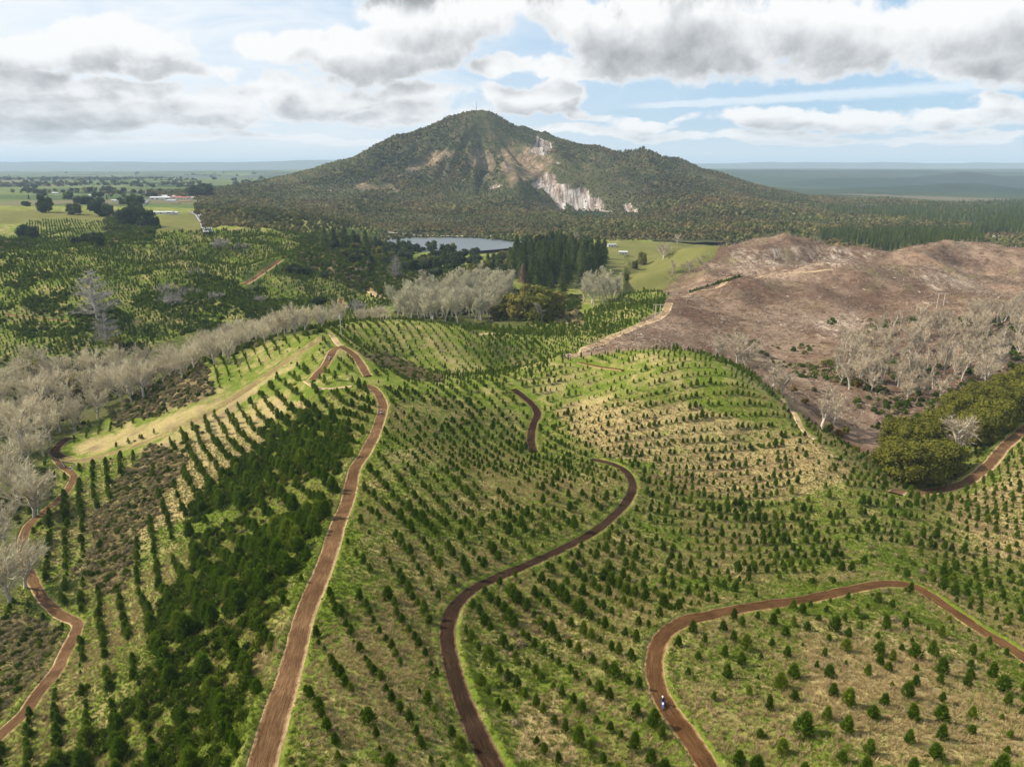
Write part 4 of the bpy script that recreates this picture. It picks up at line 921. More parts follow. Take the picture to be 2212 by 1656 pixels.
ang_l = rowdir((520, 1030), (442, 915))
plant(POLY_L, [[(140,985),(300,960),(560,822),(700,725),(700,745),(560,850),(300,985),(150,1010)]], 58, 330, ang_l, 4.6, 2.0, .35, 11)
plant(POLY_H, [], 90, 330, math.pi / 2 + .12, 5.5, 2.2, .26, 12)
POLY_P = [(1530,1760),(1520,1640),(1432,1510),(1414,1450),(1440,1366),(1540,1326),(1700,1300),(1920,1260),(2060,1322),(2212,1420),(2400,1540),(2400,1850)]
plant(POLY_P, [], 50, 140, .25, 4.7, 4.0, .7, 17)
plant([(-900,0),(3200,0),(3200,1850),(-900,1850)], [POLY_L, POLY_H, POLY_P, [(150,960),(300,915),(430,870),(640,745),(690,730),(700,748),(560,850),(300,985),(150,1005)]], 56, 400, .5, 4.6, 2.5, .26, 13)
plant([(-300,505),(300,520),(380,498),(640,500),(860,560),(900,620),(780,705),(500,705),(330,790),(-300,900)], [], 400, 1000, -.45, 5.0, 2.5, .4, 14)
plant([(1000,760),(1000,700),(1240,690),(1340,640),(1400,620),(1450,640),(1400,700),(1230,765),(1140,790)], [], 340, 640, .3, 4.4, 2.9, .45, 15)
plant([(55,476),(235,478),(250,505),(200,535),(60,530)], [], 700, 1300, -.5, 6.5, 3.6, .4, 16)
P = np.vstack(sets)
gap = fbm(P[:, 0], P[:, 1], 30, 3, 131)
P = P[(rng.random(len(P)) > .07) & (rng.random(len(P)) > np.clip((gap - .25) * 2.5, 0, .8) * (P[:, 1] < 420))]
dense = zone_at('dense', P[:, 0], P[:, 1], P[:, 2])
sz_n = fbm(P[:, 0], P[:, 1], 40, 3, 133)
HT = np.clip(rng.normal(1.9, .58, len(P)) * (1 + .40 * sz_n), .8, 3.7)
HT = np.where(P[:, 1] > 420, HT * 1.45, HT); HT = np.where(dense, HT * 1.45, HT)
left = pip(*project(P[:, 0], P[:, 1], P[:, 2])[:2], POLY_L); HT = np.where(left, HT * 1.22, HT)
px, py, dep = project(P[:, 0], P[:, 1], P[:, 2] + HT * .5)
vis = seen(P[:, 0], P[:, 1], P[:, 2] + HT * .6)
inview = (px > -20) & (px < 2232) & (py < 1680)
score = np.where(vis & (px > 4) & (px < 2208) & (py < 1650), HT / dep, 0)
order = np.argsort(-score); big = order[:300]; rest = np.setdiff1d(np.arange(len(P)), big); rest = rest[(vis | (P[:, 1] < 420))[rest]]
PINES = (P, HT)
def nearest_zone(px, py):
    if px < 600 and py > 900: return 'on the slope left of the ridge track', 'young pines on the slope left of the ridge track'
    pl = [(563,1660),(640,1400),(729,1133)]
    if pip(np.array([px]), np.array([py]), [(1410,1700),(1530,1656),(1432,1510),(1414,1450),(1440,1366),(1540,1326),(1700,1300),(1920,1260),(2060,1322),(2212,1420),(2300,1500),(2300,1800),(1600,1800)])[0]: return 'inside the hairpin of the ochre track', 'young pines inside the hairpin bend'
    if pip(np.array([px]), np.array([py]), [(1110,1740),(1060,1640),(990,1480),(968,1400),(990,1300),(1090,1240),(1220,1182),(1362,1070),(1414,1250),(1440,1366),(1414,1450),(1432,1510),(1575,1740)])[0]: return 'between the S-shaped and the ochre track', 'young pines between the two winding tracks'
    if px < 1100: return 'between the ridge track and S-shaped track', 'young pines between ridge track and dark track'
    return 'on the grassy slope above the ochre track', 'young pines above the ochre track'
def place(name, meshes, loc, H, label, cat, group, rz=None, wide=1.0, tilt=.03, pn=('crown', 'trunk')):
    """a plant: an Empty at the foot that parents its parts"""
    o = bpy.data.objects.new(name, None); o.empty_display_size = .2; C.objects.link(o)
    o.location = loc; o.scale = (H * wide, H * wide, H); o.rotation_euler = (random.gauss(0, tilt), random.gauss(0, tilt), random.uniform(0, 6.283) if rz is None else rz)
    for nme, m in zip(pn, meshes):
        if m is not None: link(nme, m, o)
    return tag(o, label, cat, group)
tdp = track_dist(P[:, 0], P[:, 1])
for i in big:
    ph, gr = nearest_zone(px[i], py[i]); h = HT[i]
    wd = float(rng.uniform(.75, 1.25)); sizew = ('tiny' if h < 1.3 else ('small' if h < 1.8 else ('middling' if h < 2.4 else ('tall' if h < 3.1 else 'towering')))) + (' slim' if wd < .9 else (' broad' if wd > 1.1 else ''))
    dist = float(tdp[i]); ph += ', ' + ('at its verge' if dist < 2.5 else ('low in the picture' if py[i] > 1500 else ('midway up' if py[i] > 1330 else 'farther up')))
    place('young_pine', (ME['pine'][int(rng.integers(0, 7))], ME['pine_trunk']), (*P[i, :2], P[i, 2] - .05), h, f'{sizew} young pine {ph}', 'young pine', gr, wide=wd)
nr = rest[P[rest, 1] < 260]; fr_ = rest[P[rest, 1] >= 260]
scatter('young_pine_plantation', 'rows of young pines covering the slopes beyond the nearest trees', P[nr], HT[nr] * 1.02, ME['pine'], .05, seed=21)
scatter('far_pine_plantation', 'distant rows of young pines on the hills behind', P[fr_], HT[fr_] * 1.12, ME['pine_far'], .05, seed=22)

# ------------------------------------------------------------------ undergrowth: gorse, scrub, grass, slash
def rnd_pts(n, ymin, ymax, seed, pw=1.0):
    r = np.random.default_rng(seed); y = np.sqrt(r.uniform(ymin ** 2, ymax ** 2, n)); x = r.uniform(-.93, .93, n) * y
    z = height(x, y); px, py, d = project(x, y, z); m = (px > -60) & (px < 2270) & (py < 1740); return x[m], y[m], z[m]
x, y, z = rnd_pts(60000, 58, 320, 31); m = zone_at('dense', x, y, z) & (track_dist(x, y) > 2.2) & (fbm(x, y, 14, 3, 141) > -.22)
r_ = np.random.default_rng(5); m &= r_.random(len(x)) < .5
scatter('gorse', 'dense dark gorse filling the shaded slope', np.c_[x, y, z][m], r_.uniform(1.0, 2.3, m.sum()), ME['gorse'], .1, seed=23)
x, y, z = rnd_pts(150000, 100, 1100, 32); x2, y2, z2 = rnd_pts(110000, 100, 420, 39); x, y, z = np.r_[x, x2], np.r_[y, y2], np.r_[z, z2]; m = zone_at('scrub', x, y, z) & (track_dist(x, y) > 1.5)
m2 = m & (r_.random(len(x)) < np.where(y > 560, .35, .42))
scatter('brown_scrub', 'brown bracken and low scrub in patches between the pines', np.c_[x, y, z][m2], r_.uniform(.7, 1.5, m2.sum()) * np.clip(y[m2] / 260, 1, 2.6), ME['scrub'], .1, seed=24)
m3 = m & (r_.random(len(x)) < np.where(y > 560, .75, .14)); scatter('green_scrub', 'dark green gorse mixed into the brown scrub', np.c_[x, y, z][m3], r_.uniform(.8, 1.7, m3.sum()) * np.clip(y[m3] / 260, 1, 3.0), ME['gorse'], .1, seed=25)
# shrubs dotted through the plantation
x, y, z = rnd_pts(5200, 60, 420, 33); m = (track_dist(x, y) > 1.6) & ~zone_at('felled', x, y, z) & (fbm(x, y, 22, 3, 145) > .22)
scatter('gorse_clumps', 'low dark shrubs dotted between the young pines', np.c_[x, y, z][m], r_.uniform(.6, 1.5, m.sum()), ME['gorse'] + ME['scrub'][:2], .1, seed=26)
# far hillside: dense young growth, its dark green standing in for cloud shade
x, y, z = rnd_pts(110000, 400, 1000, 34); px, py, _ = project(x, y, z)
m = pip(px, py, [(-100,545),(250,560),(480,600),(640,640),(860,560),(1060,620),(1000,690),(700,650),(560,705),(300,760),(-100,860)]) & (fbm(x, y, 60, 4, 147) > .17) & (track_dist(x, y) > 3)
scatter('hillside_shade_gorse', 'dark green gorse and seedlings standing in for cloud shade on the plantation hillside', np.c_[x, y, z][m], r_.uniform(1.3, 3.0, m.sum()), ME['gorse'], .1, seed=27)
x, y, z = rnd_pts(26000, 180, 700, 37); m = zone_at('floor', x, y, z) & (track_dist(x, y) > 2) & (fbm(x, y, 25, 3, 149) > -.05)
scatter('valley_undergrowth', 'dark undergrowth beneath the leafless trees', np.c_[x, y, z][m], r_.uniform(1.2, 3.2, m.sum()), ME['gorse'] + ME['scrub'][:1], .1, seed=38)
# grass
x, y, z = rnd_pts(310000, 56, 260, 35); td = track_dist(x, y); m = (td > -.1 + .65 * r_.random(len(x))) & ~zone_at('floor', x, y, z) & (r_.random(len(x)) < np.clip(1.3 - y / 260, .2, 1))
st = np.clip(.38 + .9 * fbm(x, y, 18, 4, 151) + .35 * zone_at('straw', x, y, z) - .12 * (td < 3), 0, 1); s_ = r_.random(len(x)) < st
a = m & s_; scatter('dry_grass', 'pale dry grass between the young pines', np.c_[x, y, z][a], r_.uniform(.30, .75, a.sum()), ME['straw'], .25, seed=28)
a = m & ~s_; scatter('green_grass', 'green grass tussocks between the young pines', np.c_[x, y, z][a], r_.uniform(.25, .62, a.sum()), ME['grass'], .25, seed=29)
# slash on the felled hills
x, y, z = rnd_pts(70000, 300, 1050, 36); m = zone_at('felled', x, y, z); x, y, z = x[m], y[m], z[m]; w_ = zone_at('white', x, y, z)
a = r_.random(len(x)) < .8; scatter('felling_slash', 'brown branches and bark left over the felled hillside', np.c_[x, y, z + .1][a], r_.uniform(.7, 1.6, a.sum()), ME['slash'], .35, seed=30)
a = r_.random(len(x)) < np.where(w_, .40, .16); scatter('pale_slash', 'pale broken wood scattered over the felled hillside', np.c_[x, y, z + .15][a], r_.uniform(.6, 1.5, a.sum()), ME['stick'], .35, seed=31)

# ------------------------------------------------------------------ bush on the mountain, far forests
gx, gy = np.meshgrid(np.arange(-1400, 1900, 7.2), np.arange(880, 2520, 7.2)); gx = gx.ravel() + r_.normal(0, 2.6, gx.size); gy = gy.ravel() + r_.normal(0, 2.6, gy.size)
gz = total_height(gx, gy); px, py, dep = project(gx, gy, gz)
mh = m_height(gx, gy); onm = (mh > height(gx, gy) - 4) | pip(px, py, [(430,505),(420,440),(600,398),(900,380),(1200,400),(2000,470),(2212,500),(2212,520),(1560,518),(1200,520)])
onm |= pip(px, py, [(1300,540),(1300,500),(1900,480),(2000,560),(1560,560)]) & (gy > 1100)
onm = np.where(gy < 1125, pip(px, py, [(438,520),(438,470),(870,470),(850,545),(700,545),(640,520)]) | (pip(px, py, [(1430,531),(1430,500),(1900,490),(2330,480),(2330,545),(1860,560),(1560,540)]) & (gy > 930) & ~zone_at('felled', gx, gy, gz)), onm)
m = onm & (px > -10) & (px < 2222) & (lake_d(gx, gy) > 1.12) & ~zone('field', px, py, gy)
qx = px + 7 * fbm(gx, gy, 60, 4, 81); qy = py + 9 * fbm(gx, gy, 45, 4, 83); rm = np.zeros(len(gx), bool); bm2 = np.zeros(len(gx), bool)
for p in ROCK: rm |= pip(qx, qy, p)
for p in BARE: bm2 |= pip(qx, qy, p)
m &= ~(rm & (r_.random(len(gx)) < .80)); m &= ~(bm2 & (r_.random(len(gx)) < .72)) & (r_.random(len(gx)) < .93)
# leave out what the mountain itself hides
okv = np.ones(m.sum(), bool); X_, Y_, Z_ = gx[m], gy[m], gz[m] + 9
for t in np.linspace(.45, .985, 60): okv &= total_height(X_ * t, Y_ * t) < ZC + (Z_ - ZC) * t + 1
sc = r_.uniform(4.5, 8.5, okv.sum()) * (1 + .35 * fbm(X_[okv], Y_[okv], 120, 3, 155)); sc = np.where(bm2[m][okv], sc * .55, sc) * np.clip(.85 + .9 * fbm(X_[okv], Y_[okv], 210, 4, 157), .45, 1.5)
scatter('mountain_bush', 'dense native bush covering the mountain and its lower slopes', np.c_[X_, Y_, Z_ - 9.6][okv], sc, ME['bush'], .12, seed=41)
# pine forest behind the felled hill, right of the mountain
x, y = cand_grid(880, 2300, .2, 6.0, 6.0, 2.2, 42); z = total_height(x, y); px, py, _ = project(x, y, z)
m = pip(px, py, [(1860,520),(1900,500),(2000,500),(2120,520),(2120,556),(1960,560),(1880,540)]) & (y > 880) & (y < 1250)
m |= pip(px, py, [(1770,512),(1840,503),(1866,520),(1860,535),(1770,530)]) & (y > 880) & (y < 1250)
m |= pip(px, py, [(2080,512),(2120,485),(2212,458),(2330,450),(2330,530),(2212,512),(2160,503)]) & (y > 1150) & (y < 2300)
scatter('pine_forest', 'dark mature pine forest behind the felled hill', np.c_[x, y, z - .5][m], r_.uniform(14, 26, m.sum()) * .78, ME['conifer_far'], .02, seed=43)
x, y = cand_grid(1500, 4200, .5, 16, 16, 4.5, 44); z = total_height(x, y); px, py, _ = project(x, y, z)
m = pip(px, py, [(1640,425),(1840,449),(2000,446),(2330,430),(2330,500),(2080,505),(1990,490),(1800,460)]) & (r_.random(len(x)) < .9)
x3, y3 = cand_grid(1700, 5200, .9, 34, 30, 12, 46); z3 = total_height(x3, y3); q3, w3, _ = project(x3, y3, z3)
a = (q3 > -20) & (q3 < 660) & (fbm(x3, y3, 260, 4, 159) > .27) & ~((q3 > 420) & (w3 > 400)); x3, y3, z3 = x3[a], y3[a], z3[a]
scatter('farm_copses', 'scattered copses and hedges merging into the hazy farmland', np.c_[x3, y3, z3 - .5], r_.uniform(7, 15, a.sum()), ME['bush'][:3] + ME['dark'][:2], .03, seed=47)
scatter('far_forest', 'hazy forest on the valley floor right of the mountain', np.c_[x, y, z - 1][m], r_.uniform(11, 19, m.sum()), ME['conifer_far'], .02, seed=45)

# ------------------------------------------------------------------ grown trees, each a thing of its own
def sample_poly(poly, ymin, ymax, n, mind, seed):
    r = np.random.default_rng(seed); out = []
    y = np.sqrt(r.uniform(ymin ** 2, ymax ** 2, 40000)); x = r.uniform(-.8, .8, 40000) * y; z = height(x, y); px, py, _ = project(x, y, z)
    m = pip(px, py, poly) & (track_dist(x, y) > 1.5)
    for q in np.c_[x, y, z][m]:
        if all((q[0] - o[0]) ** 2 + (q[1] - o[1]) ** 2 > mind * mind for o in out):
            out.append(q)
            if len(out) >= n: break
    return np.array(out).reshape(-1, 3)
BP = ('trunk', 'twigs')
def bare_grove(poly, ymin, ymax, n, mind, seed, kind, h0, h1, labf, group, name='bare_tree', cat='bare tree', wide=(.9, 1.15)):
    for q in sample_poly(poly, ymin, ymax, n, mind, seed):
        H = random.uniform(h0, h1); px, py, _ = project(*q)
        place(name, random.choice(ME[kind]), (q[0], q[1], q[2] - .2), H, labf(px, py, H, (h0 + h1) / 2), cat, group, wide=random.uniform(*wide), pn=BP)
def sizeword(H, mid): return 'tall' if H > mid else 'smaller'
bare_grove([(-60,840),(120,800),(330,790),(330,850),(240,905),(130,955),(60,1000),(-60,1040)], 230, 470, 62, 7.0, 51, 'bare', 13, 20,
           lambda px, py, H, m: f'{sizeword(H, m)} leafless tree in the crowded valley grove, {"near edge" if py > 890 else ("deep inside" if px < 160 else "by the foot of the spur")}', 'leafless trees in the valley below the spur')
bare_grove([(330,790),(430,765),(560,718),(640,703),(740,694),(740,704),(640,722),(480,795),(400,840),(330,850)], 320, 620, 62, 6.0, 52, 'bare', 11, 16,
           lambda px, py, H, m: f'{sizeword(H, m)} leafless tree in the pale belt {"beside the scrubby spur" if px < 480 else ("behind the spur crest" if px < 620 else "behind the lone pole")}', 'leafless trees in the belt behind the spur')
bare_grove([(846,697),(862,664),(960,630),(1090,622),(1105,650),(1078,690),(960,702)], 470, 760, 95, 4.6, 53, 'poplar', 19, 26,
           lambda px, py, H, m: f'{sizeword(H, m)} bare poplar in the {"front" if py > 680 else "back"} of the valley grove, {"open end" if px < 905 else ("left of middle" if px < 965 else ("right of middle" if px < 1030 else "end near the evergreens"))}', 'bare poplars in the valley grove', 'bare_poplar', 'bare poplar', (1.1, 1.5))
bare_grove([(748,700),(760,688),(845,690),(845,704)], 380, 620, 14, 4, 54, 'bare', 7, 10, lambda px, py, H, m: f'{sizeword(H, m)} pale leafless tree just right of the lone pole', 'low leafless trees by the lone pole')
bare_grove([(1236,668),(1250,645),(1330,628),(1340,650),(1290,665)], 560, 760, 16, 6, 55, 'poplar', 19, 26, lambda px, py, H, m: f'{sizeword(H, m)} bare poplar in the clump below the green paddock', 'bare poplars below the paddock', 'bare_poplar', 'bare poplar', (1.2, 1.6))
bare_grove([(1800,835),(1815,740),(1950,705),(2240,680),(2240,800),(2100,850),(1995,868),(1880,860)], 290, 520, 120, 4.6, 56, 'bare_r', 10, 17,
           lambda px, py, H, m: f'{sizeword(H, m)} pale leafless tree in grove above the wattles, {"front" if py > 810 else ("middle" if py > 745 else "back")} row, {"gully end" if px < 1900 else ("left of middle" if px < 2010 else ("right of middle" if px < 2120 else "frame edge"))}', 'leafless trees above the wattles')
bare_grove([(1540,790),(1560,750),(1640,755),(1650,790)], 320, 460, 9, 3.5, 57, 'bare_r', 11, 17, lambda px, py, H, m: f'{sizeword(H, m)} grey leafless willow clumped behind the planted hump', 'leafless willows behind the hump', 'bare_willow', 'bare tree', (1.3, 1.7))
def one_bare(px, py, H, label, kind='bare_r', wide=1.2, skip=0, name='bare_tree'):
    q = hit1(px, py, skip); return place(name, random.choice(ME[kind]), (q.x, q.y, q.z - .2), H, label, 'bare tree', None, wide=wide, pn=BP)
one_bare(1775, 925, 19, 'large spreading leafless tree standing alone beside the hump', wide=1.3)
one_bare(1800, 915, 14, 'leaning leafless tree next to the large spreading one', wide=1.2)
one_bare(1690, 850, 12, 'low leafless willow in the gully behind the hump', wide=1.6); one_bare(1668, 838, 11, 'small leafless willow at the head of the gully', wide=1.7)
one_bare(2066, 985, 17, 'leafless round tree between the wattle trees by the curving track', wide=1.5)
one_bare(2040, 978, 8, 'low leafless tree tucked between the two wattle clumps', wide=1.4)
for k, (px, py, H, lab) in enumerate([(23,1300,19,'tall leafless tree with a bent trunk at the near left edge'),(54,1268,15,'slim leafless tree beside the valley track bend'),(72,1118,19,'tall leafless tree with a straight trunk by the junction'),(88,1112,14,'thin leafless tree right of the tall one by the junction'),(12,1180,17,'leafless tree in the haze of twigs at the left edge'),(40,1085,18,'leafless tree behind the parked motorcycles'),(-25,1230,18,'leafless tree partly out of frame by the valley track'),(20,1040,18,'leafless tree on the valley floor near the junction'),(-20,1100,17,'leafless tree cut by the left edge'),(60,1010,16,'leafless tree leaning over the muddy fork'),(95,985,12,'low leafless tree by the muddy fork')]):
    one_bare(px, py, H, lab, 'bare', 1.05)
for px, py, H, lab in [(1432,560,20,'pale leafless tree standing in the middle of the green paddock'),(1455,590,14,'leafless tree at the felled edge of the paddock'),(1490,585,11,'small leafless tree at the corner of the paddock'),(1515,578,10,'smaller leafless tree further along the paddock edge'),(1462,528,17,'pale round leafless tree at the far side of the paddock'),(1240,520,16,'pale leafless tree behind the pine grove')]:
    one_bare(px, py, H, lab, 'bare_r', 1.3)
# dead conifers on the plantation hillside
def dead(px, py, H, lab, w=1.0, rot=None, skip=0):
    q = hit1(px, py, skip); o = place('dead_tree', random.choice(ME['deadc']), (q.x, q.y, q.z - .1), H, lab, 'dead tree', None, wide=w, pn=BP)
    if rot: o.rotation_euler = rot; o.location.z += .5
    return o
dead(212, 690, 34, 'tall grey dead conifer standing on the shaded hillside', 1.7); dead(232, 742, 20, 'shorter grey dead conifer at the edge of the bare grove', 1.9)
for px, py, H, rz, lab in [(345,652,26,1.1,'fallen grey tree lying among the hillside pines, nearest the standing dead conifer'),(388,634,24,-1.7,'fallen grey tree lying across the middle of the hillside'),(443,650,17,2.6,'small fallen dead tree with spread branches'),(372,640,22,1.9,'broken fallen trunk between the grey fallen trees'),(455,528,22,1.4,'fallen grey tree near the crest of the plantation hill'),(495,538,22,1.8,'second fallen tree below the plantation crest'),(445,592,18,-1.2,'bleached fallen trunk below the crest'),(800,578,14,-1.2,'grey fallen tree beside the dark bushes'),(545,648,12,1.5,'little fallen tree beside the cutting'),(750,663,20,1.2,'grey fallen tree by the orange track'),(790,672,20,-1.3,'fallen grey tree near the poplar grove')]:
    dead(px, py, H, lab, 1.1, (R(82), 0, rz))
# evergreens
def tree(name, kind, px, py, H, lab, cat, group=None, wide=1.0, skip=0, sink=.4, trunk='big_trunk'):
    q = hit1(px, py, skip); return place(name, (random.choice(ME[kind]), ME[trunk]), (q.x, q.y, q.z - sink), H, lab, cat, group, wide=wide)
W = [(1945,1030,13,1.1,'big rounded wattle tree nearest the planted hump'),(1990,1042,12,1.15,'rounded wattle tree right beside the curving track'),(2030,1020,11.5,1.1,'wattle tree on the right shoulder of the near clump'),(1975,985,14,1.1,'tallest wattle at the back of the near clump'),(1935,965,11,1.0,'wattle tree on the hump side of the clump'),
     (2105,955,12,1.1,'wattle tree behind the leafless round tree'),(2140,930,12.5,1.1,'wattle tree with a broad crown above the curving track'),(2180,905,12.5,1.15,'wattle tree near the right edge above the track'),(2225,890,13,1.2,'wattle tree cut by the right edge'),(2060,915,12,1.1,'wattle tree at the top of the slope'),(2110,890,12,1.1,'wattle tree in the second row'),(2165,865,11,1.0,'wattle tree highest up the slope'),(2212,845,12,1.1,'wattle tree in the far corner'),(2020,950,12,1.0,'wattle tree between the two clumps')]
for px, py, H, w, lab in W: tree('wattle_tree', 'wattle', px, py, H * 1.14, lab, 'wattle tree', 'olive green wattle trees', w)
for px, py, H, w, lab in [(1098,684,19,1.0,'round olive evergreen at the grove side of the valley clump'),(1128,690,22,1.1,'round olive evergreen second from the poplar grove'),(1165,692,25,1.15,'largest round olive evergreen in the valley clump'),(1190,686,22,1.0,'olive evergreen on the outer side of the valley clump'),(1145,668,22,1.0,'olive evergreen at the back of the valley clump'),(1078,690,13,1.1,'low olive evergreen at the end of the poplar grove'),(1182,694,12,.9,'small olive evergreen in front of the largest one')]:
    tree('evergreen_tree', 'olive', px, py, H, lab, 'evergreen tree', 'round evergreens on the valley floor', w)
one_bare(1172, 697, 15, 'pale leafless tree in front of the round evergreens', 'poplar', 1.6)
for px, py, H, lab in [(165,862,14,'dark evergreen standing among the leafless trees'),(185,868,12,'second dark evergreen among the leafless trees'),(78,835,15,'lone dark evergreen crown above the leafless grove'),(335,800,9,'dark evergreen between the two leafless groves'),(365,775,8,'small evergreen poking out of the leafless belt'),(250,755,9,'brown green evergreen behind the short dead conifer')]:
    tree('evergreen_tree', 'olive', px, py, H, lab, 'evergreen tree', None, .9)
# pine grove by the lake
gp = sample_poly([(1095,600),(1150,628),(1240,615),(1298,596),(1310,560),(1200,548),(1110,560)], 620, 1000, 130, 5.0, 61)
for q in gp:
    px, py, _ = project(*q); H = random.uniform(26, 37)
    place('pine_tree', (random.choice(ME['conifer']), ME['conifer_trunk']), (q[0], q[1], q[2] - .3), H, f'{"tall" if H > 32 else "shorter"} dark pine in the grove by the paddock, {"front row" if py > 598 else ("back rows" if py < 575 else "middle rows")}, {"paddock side" if px > 1250 else ("lake side" if px < 1180 else "centre")}', 'pine tree', 'mature pines in the grove by the paddock', wide=random.uniform(1.0, 1.4))
for q, lab in zip([(1140,600,24),(1128,612,20),(1160,592,26),(1190,585,30),(1205,580,30),(1178,612,18),(1150,612,17)], ['pinkish dying conifer at the lake end of the pine grove','shorter pinkish conifer at the front of the pine grove','pinkish brown conifer behind the front one','tall pinkish conifer inside the pine grove','second tall pinkish conifer inside the pine grove','small pinkish conifer beside the dark pines','low pinkish conifer at the foot of the grove']):
    tree('dying_conifer', 'rust', q[0], q[1], q[2], lab, 'conifer', 'pinkish conifers in the pine grove', 1.2, trunk='conifer_trunk')
for px, py, H, lab in [(1215,640,22,'single pale green pine in front of the grove'),(1190,625,18,'lighter pine at the front corner of the grove'),(1255,625,20,'pine on the paddock corner of the grove'),(1318,628,12,'small round pine at the paddock fence side')]:
    tree('pine_tree', 'conifer', px, py, H, lab, 'pine tree', None, 1.5, trunk='conifer_trunk')
# bush and trees round the lake
for q in sample_poly([(690,560),(700,515),(840,530),(1000,548),(1100,560),(1100,615),(950,600),(830,585)], 700, 1050, 110, 6, 62):
    H = random.uniform(7, 15); px, py, _ = project(*q)
    place('lakeside_tree', (random.choice(ME['dark'] + ME['olive']), ME['big_trunk']), (q[0], q[1], q[2] - .5), H, f'{"taller" if H > 11 else "low"} dark tree in the thicket before the lake, {"hill end" if px < 780 else ("left shore" if px < 880 else ("mid shore" if px < 970 else ("right shore" if px < 1040 else "pine grove end")))}', 'leafy tree', 'leafy trees in the thicket before the lake', wide=random.uniform(.9, 1.3))
for px, py, H, lab in [(700,540,26,'conifer at the hill end of the lakeside row'),(722,535,24,'second conifer of the lakeside row'),(745,540,28,'tallest conifer on the hill side of the lake'),(765,535,22,'conifer right of the tallest lakeside one'),(790,538,24,'broad conifer left of the lake'),(812,542,20,'conifer at the left shore of the lake'),(834,540,15,'shore conifer with a low crown'),(863,545,22,'slim conifer standing against the lake'),(1055,580,18,'conifer at the far right shore'),(960,575,20,'conifer in front of the middle of the lake'),(940,585,15,'small conifer before the lake'),(1075,585,20,'conifer between the lake and the pine grove')]:
    tree('conifer', 'conifer', px, py, H, lab, 'conifer', 'conifers along the lake', 1.5, trunk='conifer_trunk')
one_bare(855, 600, 22, 'pale dead tree in front of the lake', 'deadc', 1.3, name='dead_tree')
for px, py, H, lab in [(622,590,8,'dark round bush at the top of the brown cutting'),(640,592,10,'dark bush beside the brown cutting'),(660,596,9,'brown grey bush right of the cutting'),(700,600,7,'low dark bush on the plantation hill'),(690,660,8,'round dark bush among the far rows of pines'),(600,690,6,'low dark bush behind the bare belt')]:
    tree('dark_bush', 'dark', px, py, H, lab, 'bush', None, 1.3)
# paddock pines
for px, py, H, lab in [(1387,572,16,'umbrella shaped pine on the paddock mound'),(1372,580,10,'small umbrella pine beside the paddock mound'),(1352,606,9,'lone small tree in the lower paddock')]:
    tree('paddock_tree', 'olive', px, py, H, lab, 'paddock tree', None, .8)
# dark shelter trees on the left plateau and specks of trees over the farmland
for px, py, H, w, lab in [(100,459,27,.85,'large dark round tree on the pale green paddock, first of three'),(161,463,17,1.2,'low dark round tree in the middle of the three paddock trees'),(216,467,24,1.0,'dark round tree, third of the three paddock trees'),(236,468,21,.8,'narrow dark tree touching the third paddock tree'),(268,487,24,.8,'tall dark tree left in the clump by the brown bank'),(284,489,26,.8,'tall dark tree at the middle of the brown bank'),(318,491,23,.9,'broad dark tree on the brown bank'),(336,493,15,.8,'shorter dark tree at the end of the brown bank'),(52,512,17,1.0,'dark clump of trees at the left edge of the striped planting'),(72,515,15,.9,'second dark tree of the left clump'),(190,528,12,1.0,'dark tree below the striped planting'),(212,530,14,.9,'taller dark tree below the striped planting'),(166,530,9,1.0,'small dark tree below the striped planting'),(437,428,36,1.6,'wide dark shelter tree beside the sawmill buildings'),(425,428,28,1.2,'dark shelter tree at the sawmill end'),(300,470,24,.8,'dark tree behind the brown bank'),(290,455,22,.8,'dark conifer by the road')]:
    tree('shelter_tree', 'dark', px, py, H, lab, 'shelter tree', None, w)
r2 = np.random.default_rng(77); cnt = 0
spots = []
for _ in range(26):
    cxp, cyp = r2.uniform(0, 600), r2.choice([378, 388, 396, 404, 412, 420, 430, 440]) + r2.normal(0, 3); n = r2.integers(2, 7); dx = r2.uniform(5, 9)
    for k in range(n): spots.append((cxp + k * dx + r2.normal(0, 2), cyp + r2.normal(0, 1.5)))
for _ in range(60): spots.append((r2.uniform(0, 640), 372 + 75 * r2.random() ** 1.3))
for (sx, sy) in spots:
    if sx > 430 and sy > 410 or sx > 690 or sy < 370: continue
    q = hit1(sx, sy)
    if q.y > 9000: continue
    px_per_m = FOC / q.y; H = random.uniform(9, 16) * (1.25 if q.y > 3000 else 1)
    place('farm_tree', (random.choice(ME['dark'] if random.random() < .75 else ME['conifer']), ME['big_trunk']), (q.x, q.y, q.z - .4), H, f'{"taller" if H > 14 else "small"} dark tree on the {"nearer" if sy > 410 else ("middle" if sy > 390 else "farthest")} farm paddocks, {"by the frame edge" if sx < 110 else ("above the round paddock trees" if sx < 250 else ("behind the sawmill" if sx < 430 else "towards the mountain foot"))}', 'farm tree', 'trees dotted over the farmland', wide=random.uniform(1.0, 1.6))
